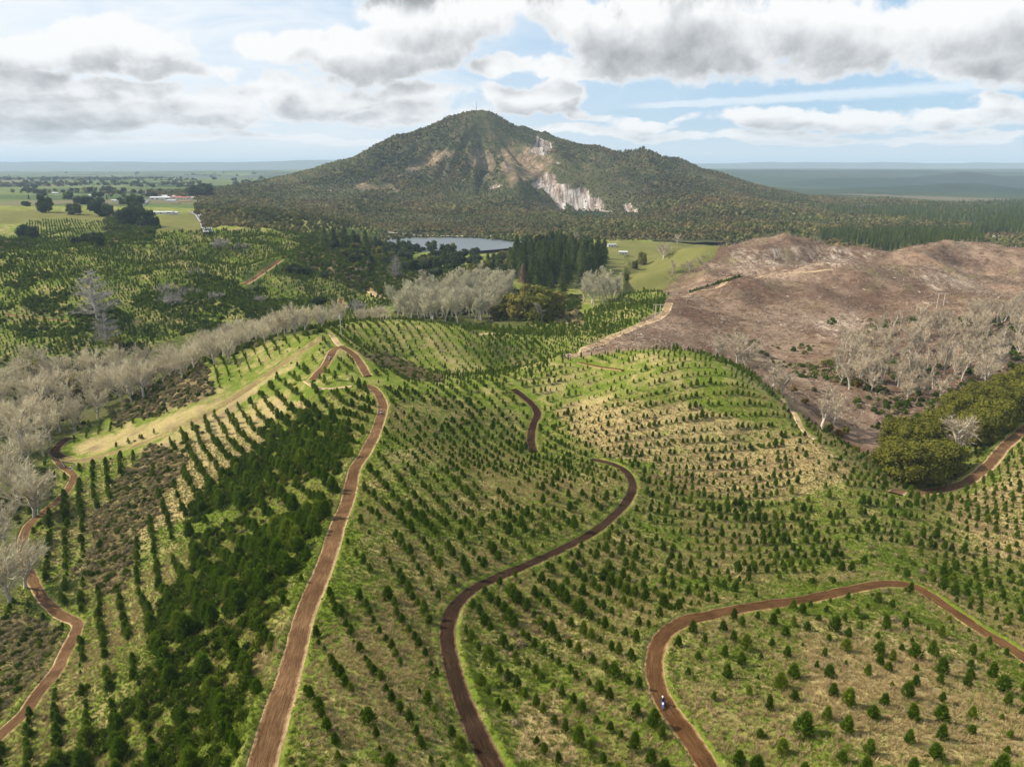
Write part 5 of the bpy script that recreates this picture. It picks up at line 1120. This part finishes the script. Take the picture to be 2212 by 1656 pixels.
# low shrubs in the gully on the right
for px, py, H, kind, lab in [(1815,940,3.2,'orange','orange brown shrub beside the big leafless tree'),(1852,835,3.5,'orange','rusty orange shrub at the foot of the pale grove'),(1780,790,4,'olive','green shrub at the head of the gully'),(1790,930,3.6,'olive','dark green shrub below the big leafless tree'),(1825,935,3.2,'olive','second green shrub below the big leafless tree'),(1715,845,2.8,'orange','yellowish shrub by the thin pale path'),(1760,810,3.2,'olive','low green shrub by the pale grove'),(1738,870,2.6,'orange','yellow shrub near the low willow'),(1850,975,2.4,'orange','yellow green shrub at the bottom of the gully'),(2085,695,6,'gorse','dark green shrub among the pale bare grove'),(2100,692,5,'gorse','second dark green shrub among the pale grove')]:
    me_ = soup('shrub_crown', lobed(px + py, 14, 900, .055, .6, .15), M_ORANGE) if kind == 'orange' else random.choice(ME[kind])
    q = hit1(px, py); place('shrub', (me_, ME['big_trunk']), (q.x, q.y, q.z - .15), H, lab, 'shrub', None, wide=1.2)
# a planted row on the crest of the felled hill
hh = hit(np.linspace(1492, 1598, 24), np.linspace(636, 603, 24) - 2)
for k, q in enumerate(hh):
    if q[1] < 900: place('young_pine', (ME['pine'][k % 7], ME['pine_trunk']), (q[0], q[1] + 2, q[2]), random.uniform(2.4, 4), 'small dark pine in the single row on the felled hill crest', 'young pine', 'pines in the row on the felled crest', wide=1.2)
# logs left on the felled slope
LOGS = [(2000,655,9),(1985,630,8),(2105,660,10),(2160,650,8),(1915,640,6),(1880,660,7),(1865,625,6),(1835,640,8),(1800,622,6),(1795,660,6),(1950,615,5),(1770,610,6),(1905,700,7),(1960,690,6),(2060,700,7),(2130,610,6),(2080,580,5),(1700,640,6),(1650,660,6),(1560,690,5),(1530,740,5),(1600,730,4),(2180,600,6),(2020,560,6),(1930,600,6),(1690,560,5),(1720,690,5),(1850,690,5)]
for k, (px, py, l) in enumerate(LOGS):
    q = hit1(px, py); a = random.uniform(-.9, .9); r_l = .16 + .02 * l
    nseg = 4; pts = [(t * l - l / 2, .12 * math.sin(t * 5 + k), 0) for t in np.linspace(0, 1, nseg)]
    v, f = tube(pts, np.linspace(r_l, r_l * .55, nseg), 7)
    b1 = tube([(l * .1, 0, 0), (l * .22, .5, .35)], [r_l * .4, .04], 4); b2 = tube([(-l * .1, 0, 0), (-l * .02, -.6, .2)], [r_l * .35, .03], 4)
    o = link('log', soup('log', join((v, f), b1, b2), M_LOG), None, (q.x, q.y, q.z + r_l * .8), (0, random.uniform(-.1, .1), a + 1.2))
    tag(o, f'{"long" if l > 6 else "short"} bleached log lying on the {"upper" if py < 630 else "lower"} felled slope {"by the H-shaped power pole" if px > 1960 else ("above the pale debris" if px > 1740 else "beside the sandy track")}', 'log', 'bleached logs on the felled slope')

# ------------------------------------------------------------------ man-made things
def bm_obj(name, build, mat, parent=None, smooth=False, bevel=0):
    bm = bmesh.new(); build(bm)
    if bevel: bmesh.ops.bevel(bm, geom=bm.edges[:], offset=bevel, segments=1, affect='EDGES')
    me = bpy.data.meshes.new(name); bm.to_mesh(me); bm.free(); me.materials.append(mat)
    if smooth:
        for p in me.polygons: p.use_smooth = True
    return link(name, me, parent)
def box(bm, c, s, rot=None):
    m = Matrix.Translation(c) @ (rot.to_matrix().to_4x4() if rot else Matrix()) @ Matrix.Diagonal((*s, 1)); bmesh.ops.create_cube(bm, size=1, matrix=m)
def cyl(bm, a, b_, r0, r1=None, n=10):
    a, b_ = Vector(a), Vector(b_); d = b_ - a; m = Matrix.Translation((a + b_) / 2) @ d.to_track_quat('Z', 'Y').to_matrix().to_4x4()
    bmesh.ops.create_cone(bm, cap_ends=True, segments=n, radius1=r0, radius2=r0 if r1 is None else r1, depth=d.length, matrix=m)
def torus(bm, c, R0, r0, axis='Y', n=20, k=7):
    vs = []
    for i in range(n):
        a = 2 * math.pi * i / n
        for j in range(k):
            t = 2 * math.pi * j / k; q = R0 + r0 * math.cos(t); vs.append(bm.verts.new((c[0] + q * math.cos(a), c[1] + r0 * math.sin(t), c[2] + q * math.sin(a))))
    for i in range(n):
        for j in range(k): bm.faces.new((vs[i * k + j], vs[((i + 1) % n) * k + j], vs[((i + 1) % n) * k + (j + 1) % k], vs[i * k + (j + 1) % k]))
def empty(name, loc, rz=0, scl=1.0):
    o = bpy.data.objects.new(name, None); C.objects.link(o); o.location = loc; o.rotation_euler = (0, 0, rz); o.scale = (scl,) * 3; o.empty_display_size = .3; return o
M_WOOD = simple_mat('weathered_pole_wood', (.50, .46, .39), .85, .2, .25, 4); M_STEEL = simple_mat('galvanised_steel', (.55, .56, .57), .5, .5); M_CERAM = simple_mat('insulator', (.62, .60, .56), .3, .5)
M_ROOFW = simple_mat('white_roofing', (.50, .51, .52), .5, .4, .08, .3); M_ROOFR = simple_mat('red_roofing', (.38, .11, .08), .6, .3, .15, .3); M_ROOFG = simple_mat('grey_roofing', (.36, .37, .38), .6, .3, .15, .3)
M_WALL = simple_mat('pale_weatherboard', (.62, .59, .53), .8, .2, .08, .4); M_GLASS = simple_mat('dark_window', (.03, .035, .04), .15, .5); M_TIMBERS = simple_mat('stacked_timber', (.50, .36, .22), .85, .1, .3, .6)

# single pole on the ridge top
q = hit1(737, 722); q = Vector((q.x, q.y, float(height(q.x, q.y))))
p = empty('utility_pole', q, .35); H = 10.2
bm_obj('post', lambda bm: cyl(bm, (0, 0, -.6), (0, 0, H), .24, .16, 12), M_WOOD, p)
ca = bm_obj('crossarm', lambda bm: box(bm, (0, 0, H - .55), (2.2, .12, .14)), M_WOOD, p)
for x_ in (-.95, 0.0, .95): bm_obj('insulator', lambda bm: (cyl(bm, (x_, 0, H - .48), (x_, 0, H - .30), .035), cyl(bm, (x_, 0, H - .36), (x_, 0, H - .22), .075, .05)), M_CERAM, ca)
bm_obj('transformer', lambda bm: (cyl(bm, (0, -.32, H - 1.7), (0, -.32, H - .95), .22), box(bm, (0, -.14, H - 1.3), (.12, .2, .4))), M_CERAM, p)
tag(p, 'lone wooden utility pole with a crossarm on the ridge top', 'utility pole')
def hframe(px, py, H, gap, rz, label):
    q = hit1(px, py); p = empty('power_pole', q, rz)
    for s in (-1, 1):
        zz = float(height(q.x + s * gap / 2 * math.cos(rz), q.y + s * gap / 2 * math.sin(rz))) - q.z
        bm_obj('post', lambda bm: cyl(bm, (s * gap / 2, 0, zz - .5), (s * gap / 2, 0, H), .28, .20, 12), M_WOOD, p)
    a = bm_obj('crossarm', lambda bm: (box(bm, (0, 0, H - .3), (gap * 2.3, .2, .34)), box(bm, (0, .22, H - .3), (gap * 2.3, .1, .2))), M_WOOD, p)
    for x_ in (-gap * 1.05, 0, gap * 1.05): bm_obj('insulator', lambda bm: [cyl(bm, (x_, .1, H - .5 - k * .22), (x_, .1, H - .62 - k * .22), .10, .06) for k in range(4)], M_CERAM, a)
    tag(p, label, 'power pole', 'H-shaped power poles')
    return p
hframe(1420, 694, 11.5, 3.0, -.25, 'H-shaped wooden power pole beside the pale sandy track')
hframe(2030, 664, 10.5, 4.0, -.2, 'H-shaped wooden power pole above the pale leafless grove')

# summit mast
p = empty('radio_mast', SUMMIT, .4); H = 26
for k in range(4):
    a = k * math.pi / 2 + .785; bm_obj('leg', lambda bm: cyl(bm, (1.5 * math.cos(a), 1.5 * math.sin(a), -2), (.35 * math.cos(a), .35 * math.sin(a), H), .36, .24, 6), M_STEEL, p)
def lat(bm):
    for i in range(9):
        z0, z1 = i * H / 9, (i + 1) * H / 9; r0, r1 = 1.5 - 1.15 * i / 9, 1.5 - 1.15 * (i + 1) / 9
        for k in range(4):
            a, b_ = k * math.pi / 2 + .785, (k + 1) * math.pi / 2 + .785; cyl(bm, (r0 * math.cos(a), r0 * math.sin(a), z0), (r1 * math.cos(b_), r1 * math.sin(b_), z1), .13, n=4); cyl(bm, (r1 * math.cos(a), r1 * math.sin(a), z1), (r1 * math.cos(b_), r1 * math.sin(b_), z1), .07, n=4)
bm_obj('bracing', lat, M_STEEL, p); bm_obj('antenna', lambda bm: cyl(bm, (0, 0, H - .5), (0, 0, H + 9), .22, .12, 6), M_STEEL, p)
for zz, a in ((17, 0.5), (20, 2.2), (12, 4.1)): bm_obj('dish', lambda bm: cyl(bm, (.9 * math.cos(a), .9 * math.sin(a), zz), (1.4 * math.cos(a), 1.4 * math.sin(a), zz), .3, .9, 12), M_ROOFW, p)
tag(p, 'thin lattice radio mast on the summit of the mountain', 'radio mast')
def house(name, loc, rz, w, d, h, rh, wall, roof, label, cat, group=None, win=3):
    p = empty(name, loc, rz)
    bm_obj('wall', lambda bm: box(bm, (0, 0, h / 2 - .4), (w, d, h + .8)), wall, p)
    def rf(bm):
        o = .4; v = [bm.verts.new(c_) for c_ in ((-w/2-o, -d/2-o, h), (w/2+o, -d/2-o, h), (w/2+o, d/2+o, h), (-w/2-o, d/2+o, h), (-w/2-o, 0, h + rh), (w/2+o, 0, h + rh))]
        for f in ((0, 1, 5, 4), (2, 3, 4, 5), (1, 2, 5), (3, 0, 4), (3, 2, 1, 0)): bm.faces.new([v[i] for i in f])
    bm_obj('roof', rf, roof, p)
    for k in range(win): 
        x_ = -w / 2 + (k + .5) * w / win
        if k == win // 2: bm_obj('door', lambda bm: box(bm, (x_, -d / 2 - .03, min(h * .42, 1.1)), (min(1.4, w / win * .5), .1, min(h * .8, 2.2))), M_GLASS, p)
        else: bm_obj('window', lambda bm: box(bm, (x_, -d / 2 - .03, h * .55), (w / win * .5, .1, h * .36)), M_GLASS, p)
    return tag(p, label, cat, group)
S = [(348,432,60,18,7,'W','long white sawmill shed nearest the road'),(366,428,40,16,6,'W','white sawmill shed behind the long one'),(381,430,34,14,6,'R','red roofed sawmill shed'),(398,431,40,14,6,'R','wide red roofed shed beside the timber stacks'),(357,426,26,12,5,'G','grey shed behind the sawmill'),(412,430,30,12,5,'W','small white shed at the far end of the sawmill'),(452,433,44,10,4,'W','low white shed right of the wide shelter tree'),(372,437,30,12,5,'G','grey shed at the front of the sawmill yard'),(330,430,20,10,4.5,'R','red roofed house left of the sawmill'),(320,418,18,10,4,'W','white farmhouse behind the road'),(345,417,22,12,4,'G','grey farm shed above the sawmill')]
for px, py, w, d, h, c_, lab in S:
    q = hit1(px, py); house('shed', q, random.uniform(-.3, .3), w * .7, d * .8, h * .8, h * .3, M_WALL, {'W': M_ROOFW, 'R': M_ROOFR, 'G': M_ROOFG}[c_], lab, 'shed', 'buildings of the distant sawmill', 4)
for px, py, w, lab in [(390,437,24,'pale timber stack in front of the red sawmill shed'),(405,436,20,'second pale timber stack by the red shed'),(380,440,16,'short timber stack at the front of the yard')]:
    q = hit1(px, py); o = bm_obj('timber_stack', lambda bm: [box(bm, (0, k * 1.6 - 2, 1 + .3 * (k % 2)), (w, 1.5, 2.4 + .6 * (k % 2))) for k in range(4)], M_TIMBERS); o.location = q; tag(o, lab, 'timber stack', 'timber stacks at the sawmill')
for px, py, w, d, h, c_, lab in [(350,462,34,9,3,'W','long low white glasshouse beside the road paddock'),(375,463,14,7,3,'W','small white shed on the road paddock'),(1346,549,11,6,3.2,'W','small white hut standing in the green paddock'),(1321,533,12,7,3.4,'G','small grey hut at the far corner of the green paddock'),(2152,516,11,7,4,'W','tiny white house in the clearing of the pine forest'),(200,425,16,9,4,'W','white farmhouse far out on the plain'),(255,436,26,8,3,'W','long white shed by the farm trees'),(290,437,14,8,4,'W','white house by the road bend'),(120,420,14,8,4,'W','white farmhouse among the far paddocks')]:
    q = hit1(px, py); house('hut' if px > 1000 else 'farm_building', q, random.uniform(-.3, .3), w, d, h, h * .35, M_WALL, {'W': M_ROOFW, 'R': M_ROOFR, 'G': M_ROOFG}[c_], lab, 'hut' if px > 1000 else 'farm building', None, 3)

# sealed road round the foot of the mountain, lakeside road
m_as, nt, b = mat_new('asphalt')
uv = nt.new('ShaderNodeUVMap'); uv.uv_map = 'UVMap'; s = nt.new('ShaderNodeSeparateXYZ'); nt.l.new(uv.outputs[0], s.inputs[0])
c = nt.mix(nt.noise(nt.new('ShaderNodeNewGeometry').outputs['Position'], .3, 4), (.13, .135, .14), (.20, .205, .21))
nt.l.new(c, b.inputs['Base Color'])
M_PAINT = simple_mat('road_paint', (.75, .75, .72), .7, .2); M_GRAVEL = simple_mat('gravel', (.50, .46, .38), .9, .1, .15, .5)
def ribbon(name, L, hw, z, mat, lift=.25, parent=None, o0=-1, o1=1):
    t = np.gradient(L, axis=0); t /= np.linalg.norm(t, axis=1)[:, None] + 1e-9; n_ = np.c_[t[:, 1], -t[:, 0]]; K = 5; fr = np.linspace(o0, o1, K)
    XY = L[:, None] + n_[:, None] * (fr * hw)[None, :, None]; zz = np.repeat(z[:, None], K, 1) + lift
    me = mesh_from(name, np.dstack([XY, zz]).reshape(-1, 3), grid_faces(len(L), K)[:, ::-1], [mat], smooth=True); me.uv_layers.new(name='UVMap')
    return link(name, me, parent)
def roadline(pix, step=6):
    h = hit([p_[0] for p_ in pix], [p_[1] for p_ in pix]); L = catmull(h[:, :2], step); z = total_height(L[:, 0], L[:, 1]); z = np.convolve(np.pad(z, 3, 'edge'), np.ones(7) / 7, 'valid')
    z = np.maximum(z, total_height(L[:, 0], L[:, 1])); return L, z
L, z = roadline([(452,503),(447,495),(441,485),(434,473),(426,464),(414,458)])
rd = ribbon('road', L, 5.0, z, m_as, .9); tag(rd, 'grey sealed road curving down beside the mountain bush', None, None, 'structure')
ribbon('centre_line', L, .22, z, M_PAINT, .96, rd); ribbon('edge_line', L + 0, .2, z, M_PAINT, .96, rd, -22, -20); ribbon('edge_line', L, .2, z, M_PAINT, .96, rd, 20, 22)
L, z = roadline([(296,458),(304,446),(314,438),(320,432)]); rd = ribbon('road', L, 5, z, m_as, .9); tag(rd, 'grey sealed road running out past the sawmill', None, None, 'structure')
xs = np.linspace(float(ray_az(835, 519)) * 1200, float(ray_az(1100, 519)) * 1215, 60); L = np.c_[xs, 1205 + 8 * np.sin(xs / 40)]; z = total_height(L[:, 0], L[:, 1])
rd = ribbon('road', L, 4, np.maximum(z, LAKE_Z + 1), M_GRAVEL, 1.0); tag(rd, 'pale gravel road along the far shore of the lake', None, None, 'structure')

# ------------------------------------------------------------------ motorcycles and riders
M_TYRE = simple_mat('tyre_rubber', (.02, .02, .02), .9, .2); M_METAL = simple_mat('bare_metal', (.45, .46, .48), .35, .5, metal=.8); M_BLK = simple_mat('black_plastic', (.025, .025, .028), .5, .4)
PLASTIC = {k: simple_mat('plastic_' + k, c_, .35, .5) for k, c_ in dict(blue=(.03, .09, .42), white=(.80, .80, .80), red=(.50, .05, .03), green=(.05, .38, .10), orange=(.65, .20, .03)).items()}
CLOTH = {k: simple_mat('cloth_' + k, c_, .85, .2, .1, 6) for k, c_ in dict(black=(.02, .02, .025), blue=(.05, .07, .24), white=(.74, .74, .74), red=(.42, .05, .05), grey=(.20, .20, .21)).items()}
SKIN = simple_mat('skin', (.48, .30, .21), .6, .3)
def make_bike(main, second):
    """a dirt bike pointing along +X, wheels on z = 0; list of (part name, mesh, sub-parts)"""
    def mk(nm, f, mat, smooth=False):
        bm = bmesh.new(); f(bm); me = bpy.data.meshes.new(nm); bm.to_mesh(me); bm.free(); me.materials.append(mat)
        if smooth:
            for p_ in me.polygons: p_.use_smooth = True
        return me
    parts = []
    for x_, r_w in ((.74, .35), (-.70, .335)):
        ty = mk('tyre', lambda bm: torus(bm, (x_, 0, r_w), r_w - .055, .058), M_TYRE, True)
        rim = mk('rim', lambda bm: (torus(bm, (x_, 0, r_w), r_w - .105, .018, n=18, k=5), cyl(bm, (x_, -.06, r_w), (x_, .06, r_w), .05), [cyl(bm, (x_, 0, r_w), (x_ + (r_w - .1) * math.cos(a), 0, r_w + (r_w - .1) * math.sin(a)), .006, n=4) for a in np.linspace(0, 2 * math.pi, 12, endpoint=False)]), M_METAL)
        parts.append(('wheel', ty, [('rim', rim)]))
    fork = mk('fork', lambda bm: ([cyl(bm, (.74, s * .09, .35), (.46, s * .09, 1.02), .028, n=8) for s in (-1, 1)], box(bm, (.47, 0, 1.0), (.10, .24, .05))), M_METAL)
    hb = mk('handlebar', lambda bm: (cyl(bm, (.44, -.16, 1.07), (.44, .16, 1.07), .014, n=8), [cyl(bm, (.44, s * .16, 1.07), (.34, s * .40, 1.13), .014, n=8) for s in (-1, 1)], [cyl(bm, (.36, s * .36, 1.122), (.335, s * .42, 1.132), .02, n=8) for s in (-1, 1)]), M_BLK)
    parts.append(('fork', fork, [('handlebar', hb)]))
    parts.append(('frame', mk('frame', lambda bm: (cyl(bm, (.46, 0, .98), (.10, .07, .42), .025, n=6), cyl(bm, (.46, 0, .98), (.10, -.07, .42), .025, n=6), cyl(bm, (.42, 0, .92), (-.12, 0, .80), .028, n=6), cyl(bm, (-.12, .06, .80), (-.16, .06, .36), .024, n=6), cyl(bm, (-.12, -.06, .80), (-.16, -.06, .36), .024, n=6), cyl(bm, (-.1, .05, .78), (-.62, .05, .90), .018, n=6), cyl(bm, (-.1, -.05, .78), (-.62, -.05, .90), .018, n=6)), M_BLK), []))
    parts.append(('engine', mk('engine', lambda bm: (box(bm, (.02, 0, .44), (.36, .20, .24)), cyl(bm, (.10, 0, .50), (.16, 0, .74), .085, n=10)), M_METAL), []))
    parts.append(('swingarm', mk('swingarm', lambda bm: [cyl(bm, (-.15, s * .08, .38), (-.70, s * .08, .335), .026, n=6) for s in (-1, 1)], M_METAL), []))
    parts.append(('exhaust', mk('exhaust', lambda bm: (cyl(bm, (.18, -.10, .60), (-.10, -.13, .58), .022, n=8), cyl(bm, (-.18, -.14, .66), (-.68, -.15, .86), .05, n=10)), M_METAL), []))
    def prism(bm, prof, w):
        a = [bm.verts.new((x_, -w * ww, z_)) for x_, z_, ww in prof]; b2 = [bm.verts.new((x_, w * ww, z_)) for x_, z_, ww in prof]; n = len(prof)
        for i in range(n): bm.faces.new((a[i], a[(i + 1) % n], b2[(i + 1) % n], b2[i]))
        bm.faces.new(a[::-1]); bm.faces.new(b2)
    parts.append(('tank', mk('tank', lambda bm: prism(bm, [(.40, .96, .8), (.44, .66, 1.0), (.26, .56, 1.0), (-.02, .76, .9), (-.04, .90, .8), (.18, 1.0, .7)], .15), PLASTIC[main]), []))
    parts.append(('seat', mk('seat', lambda bm: prism(bm, [(.14, .98, .8), (.08, .88, 1), (-.62, .90, 1), (-.66, .96, .8), (-.2, .93, .9)], .11), M_BLK), []))
    parts.append(('fender', mk('front_fender', lambda bm: prism(bm, [(.50, .86, 1), (.74, .80, 1), (1.02, .70, .7), (1.04, .73, .6), (.76, .85, .9), (.52, .90, .9)], .075), PLASTIC[main]), []))
    parts.append(('fender', mk('rear_fender', lambda bm: prism(bm, [(-.50, .82, 1), (-.98, .96, .7), (-1.0, .99, .6), (-.55, .90, 1)], .09), PLASTIC[main]), []))
    parts.append(('side_panel', mk('side_panel', lambda bm: prism(bm, [(-.10, .84, 1), (-.55, .86, 1), (-.48, .66, 1), (-.15, .62, 1)], .13), PLASTIC[second]), []))
    parts.append(('number_plate', mk('number_plate', lambda bm: box(bm, (.58, 0, 1.00), (.03, .24, .26), Euler((0, -.35, 0))), PLASTIC[second]), []))
    return parts
def body_mesh(pose):
    """one continuous figure grown over a joint skeleton"""
    J = pose; names = list(J); idx = {n: i for i, n in enumerate(names)}
    E = [('pelvis', 'waist'), ('waist', 'chest'), ('chest', 'neck'), ('neck', 'head')]
    for s in 'lr': E += [('chest', 'sh' + s), ('sh' + s, 'el' + s), ('el' + s, 'wr' + s), ('wr' + s, 'ha' + s), ('pelvis', 'hi' + s), ('hi' + s, 'kn' + s), ('kn' + s, 'an' + s), ('an' + s, 'to' + s)]
    rad = dict(pelvis=.145, waist=.135, chest=.165, neck=.062, head=.07, sh=.078, el=.052, wr=.038, ha=.034, hi=.105, kn=.068, an=.05, to=.045)
    me = bpy.data.meshes.new('body_skeleton'); me.from_pydata([J[n] for n in names], [(idx[a], idx[b_]) for a, b_ in E], [])
    o = bpy.data.objects.new('body_skeleton', me); C.objects.link(o)
    sk = o.modifiers.new('s', 'SKIN'); sk.use_smooth_shade = True
    for i, n in enumerate(names):
        r0 = rad.get(n, rad.get(n[:-1], .05)); me.skin_vertices[0].data[i].radius = (r0, r0 * .85); me.skin_vertices[0].data[i].use_root = n == 'pelvis'
    sub = o.modifiers.new('d', 'SUBSURF'); sub.levels = 1; sub.render_levels = 1
    dg = bpy.context.evaluated_depsgraph_get(); out = bpy.data.meshes.new_from_object(o.evaluated_get(dg)); bpy.data.objects.remove(o); bpy.data.meshes.remove(me); return out
RIDE = dict(pelvis=(-.22, 0, 1.06), waist=(-.12, 0, 1.22), chest=(.04, 0, 1.42), neck=(.13, 0, 1.56), head=(.20, 0, 1.68))
for s, k in (('l', 1), ('r', -1)):
    RIDE.update({'sh' + s: (.06, .19 * k, 1.47), 'el' + s: (.20, .40 * k, 1.30), 'wr' + s: (.33, .40 * k, 1.17), 'ha' + s: (.36, .36 * k, 1.14), 'hi' + s: (-.20, .12 * k, 1.00), 'kn' + s: (.10, .20 * k, .74), 'an' + s: (-.12, .17 * k, .44), 'to' + s: (.06, .17 * k, .38)})
STAND = dict(pelvis=(0, 0, .95), waist=(0, 0, 1.10), chest=(.01, 0, 1.34), neck=(.01, 0, 1.50), head=(.02, 0, 1.60))
for s, k in (('l', 1), ('r', -1)):
    STAND.update({'sh' + s: (0, .20 * k, 1.42), 'el' + s: (-.02, .25 * k, 1.14), 'wr' + s: (.06, .23 * k, .92), 'ha' + s: (.09, .22 * k, .84), 'hi' + s: (0, .11 * k, .90), 'kn' + s: (.03, .13 * k, .50), 'an' + s: (0, .14 * k, .09), 'to' + s: (.14, .15 * k, .05)})
BODY = {'ride': body_mesh(RIDE), 'stand': body_mesh(STAND)}
def helmet_mesh(c0, mat, peak=True):
    bm = bmesh.new(); bmesh.ops.create_icosphere(bm, subdivisions=2, radius=1, matrix=Matrix.Translation(c0) @ Matrix.Diagonal((.155, .125, .145, 1)))
    box(bm, (c0[0] + .14, c0[1], c0[2] - .09), (.10, .11, .07)); 
    if peak: box(bm, (c0[0] + .17, c0[1], c0[2] + .09), (.16, .17, .02), Euler((0, .25, 0)))
    me = bpy.data.meshes.new('helmet'); bm.to_mesh(me); bm.free(); me.materials.append(mat)
    for p_ in me.polygons: p_.use_smooth = True
    return me
def hands_mesh(J, mat):
    bm = bmesh.new()
    for s, k in (('l', 1), ('r', -1)):
        h = Vector(J['ha' + s]); box(bm, h, (.08, .09, .035))
        for f in range(4): cyl(bm, h + Vector((.03, (f - 1.5) * .023, .005)), h + Vector((.075 - .006 * abs(f - 1.5), (f - 1.5) * .023, -.035)), .011, .009, 6)
        cyl(bm, h + Vector((-.01, -.05 * k, 0)), h + Vector((.045, -.065 * k, -.02)), .012, .01, 6)
    me = bpy.data.meshes.new('gloves'); bm.to_mesh(me); bm.free(); me.materials.append(mat); return me
def rider(q, head, tops, legs, hel, label, pose='ride', lean=(0, 0)):
    o = bpy.data.objects.new('person', BODY[pose].copy()); C.objects.link(o); me = o.data; me.materials.clear(); J = RIDE if pose == 'ride' else STAND
    for m in (CLOTH[tops], CLOTH[legs], M_BLK): me.materials.append(m)
    for p_ in me.polygons:
        z_ = p_.center.z; low = (z_ < .52) if pose == 'ride' else (z_ < .36); leg = (z_ < 1.06 and abs(p_.center.y) < .30 and not (pose == 'ride' and p_.center.x > .24)) if pose == 'ride' else z_ < .96
        p_.material_index = 2 if low else (1 if leg else 0); p_.use_smooth = True
    o.location = q; o.rotation_euler = (lean[0], lean[1], head)
    hp = Vector(J['head']); link('helmet', helmet_mesh(hp + Vector((.01, 0, .05)), CLOTH[hel]), o); bmv = bmesh.new(); box(bmv, hp + Vector((.135, 0, .05)), (.05, .19, .075)); mv = bpy.data.meshes.new('goggles'); bmv.to_mesh(mv); bmv.free(); mv.materials.append(M_BLK); link('goggles', mv, o)
    link('gloves', hands_mesh(J, CLOTH['black']), o)
    return tag(o, label, 'person')
BIKES = {}
def bike(q, head, main, second, label, lean=(0, 0)):
    if (main, second) not in BIKES: BIKES[(main, second)] = make_bike(main, second)
    p = empty('motorcycle', q, head); p.rotation_euler = (lean[0], lean[1], head)
    for nm, me, subs in BIKES[(main, second)]:
        o = link(nm, me, p)
        for sn, sm in subs: link(sn, sm, o)
    return tag(p, label, 'motorcycle')
def on_track(px, py, lift=.13):
    q = hit1(px, py); q.z = float(height(q.x, q.y)) + lift; return q
def slope_pitch(q, head):
    d = 1.0; z1 = float(height(q.x + d * math.cos(head), q.y + d * math.sin(head))); z0 = float(height(q.x - d * math.cos(head), q.y - d * math.sin(head))); return -math.atan2(z1 - z0, 2 * d)
def ride(px, py, head, main, second, tops, legs, hel, what, lean=0.0):
    q = on_track(px, py); pt = slope_pitch(q, head)
    bike(q, head, main, second, f'{main} and {second} dirt bike {what}', (lean, pt)); rider(q, head, tops, legs, hel, f'rider in {tops} with {hel} helmet, {what}', 'ride', (lean, pt))
ride(1433, 1531, R(-104), 'blue', 'white', 'black', 'blue', 'white', 'coming round the near hairpin bend', .12)
ride(824, 896, R(-92), 'blue', 'white', 'black', 'white', 'white', 'riding down the ridge track', .05)
ride(713, 778, R(-110), 'white', 'blue', 'white', 'black', 'white', 'on the loop below the lone pole', 0)
ride(709, 749, R(-60), 'blue', 'white', 'grey', 'blue', 'white', 'entering the loop at the ridge top', 0)
ride(1228, 770, R(200), 'white', 'blue', 'black', 'white', 'black', 'at the end of the pale sandy track', 0)
ride(1219, 773, R(215), 'blue', 'white', 'black', 'black', 'white', 'just ahead of the other one by the sandy track', 0)
ride(154, 1018, R(-50), 'white', 'blue', 'blue', 'black', 'white', 'on the valley track at the junction', 0)
q = on_track(162, 1010, .05); rider(q, R(200), 'blue', 'white', 'black', 'person in blue top and white trousers standing at the muddy junction', 'stand')
q = on_track(106, 1030, .02); bike(q, R(30), 'red', 'white', 'red and white dirt bike parked beneath the bare trees', (0, 0)); rider(q + Vector((.9, -.6, 0)), R(60), 'white', 'red', 'white', 'person in white top and red trousers beside the parked red bike', 'stand')
q = on_track(111, 1031, .02); bike(q, R(100), 'orange', 'white', 'orange and white dirt bike parked next to the red one', (0, 0))
q = on_track(100, 999, .02); bike(q, R(-20), 'green', 'white', 'green and white dirt bike half hidden by twigs', (0, 0)); rider(q + Vector((-.9, .5, 0)), R(30), 'black', 'grey', 'white', 'person in black top behind the green bike', 'stand')
# banner beside the junction: fabric on stakes, blue with a white band
h = hit(np.linspace(129, 140, 6), np.linspace(993, 1011, 6)); p = empty('banner', h[0])
M_BAN = simple_mat('banner_cloth', (.10, .36, .62), .7, .2); M_BANW = simple_mat('banner_white', (.78, .80, .80), .7, .2)
def strip(z0, z1, off):
    V = []; F = []
    for k, a in enumerate(h): V += [(*(a[:2] - h[0][:2] + off), a[2] - h[0][2] + z0), (*(a[:2] - h[0][:2] + off), a[2] - h[0][2] + z1)]
    for k in range(len(h) - 1): F.append((2 * k, 2 * k + 2, 2 * k + 3, 2 * k + 1))
    return np.array(V), np.array(F)
link('cloth', mesh_from('cloth', *strip(.1, 1.0, 0), [M_BAN]), p); link('white_band', mesh_from('white_band', *strip(.42, .72, -.03), [M_BANW]), p)
for a in h: bm_obj('stake', lambda bm: cyl(bm, (a[0] - h[0][0], a[1] - h[0][1], a[2] - h[0][2] - .2), (a[0] - h[0][0], a[1] - h[0][1], a[2] - h[0][2] + 1.1), .03, n=6), M_WOOD, p)
tag(p, 'low blue and white banner fence beside the muddy junction', 'banner')
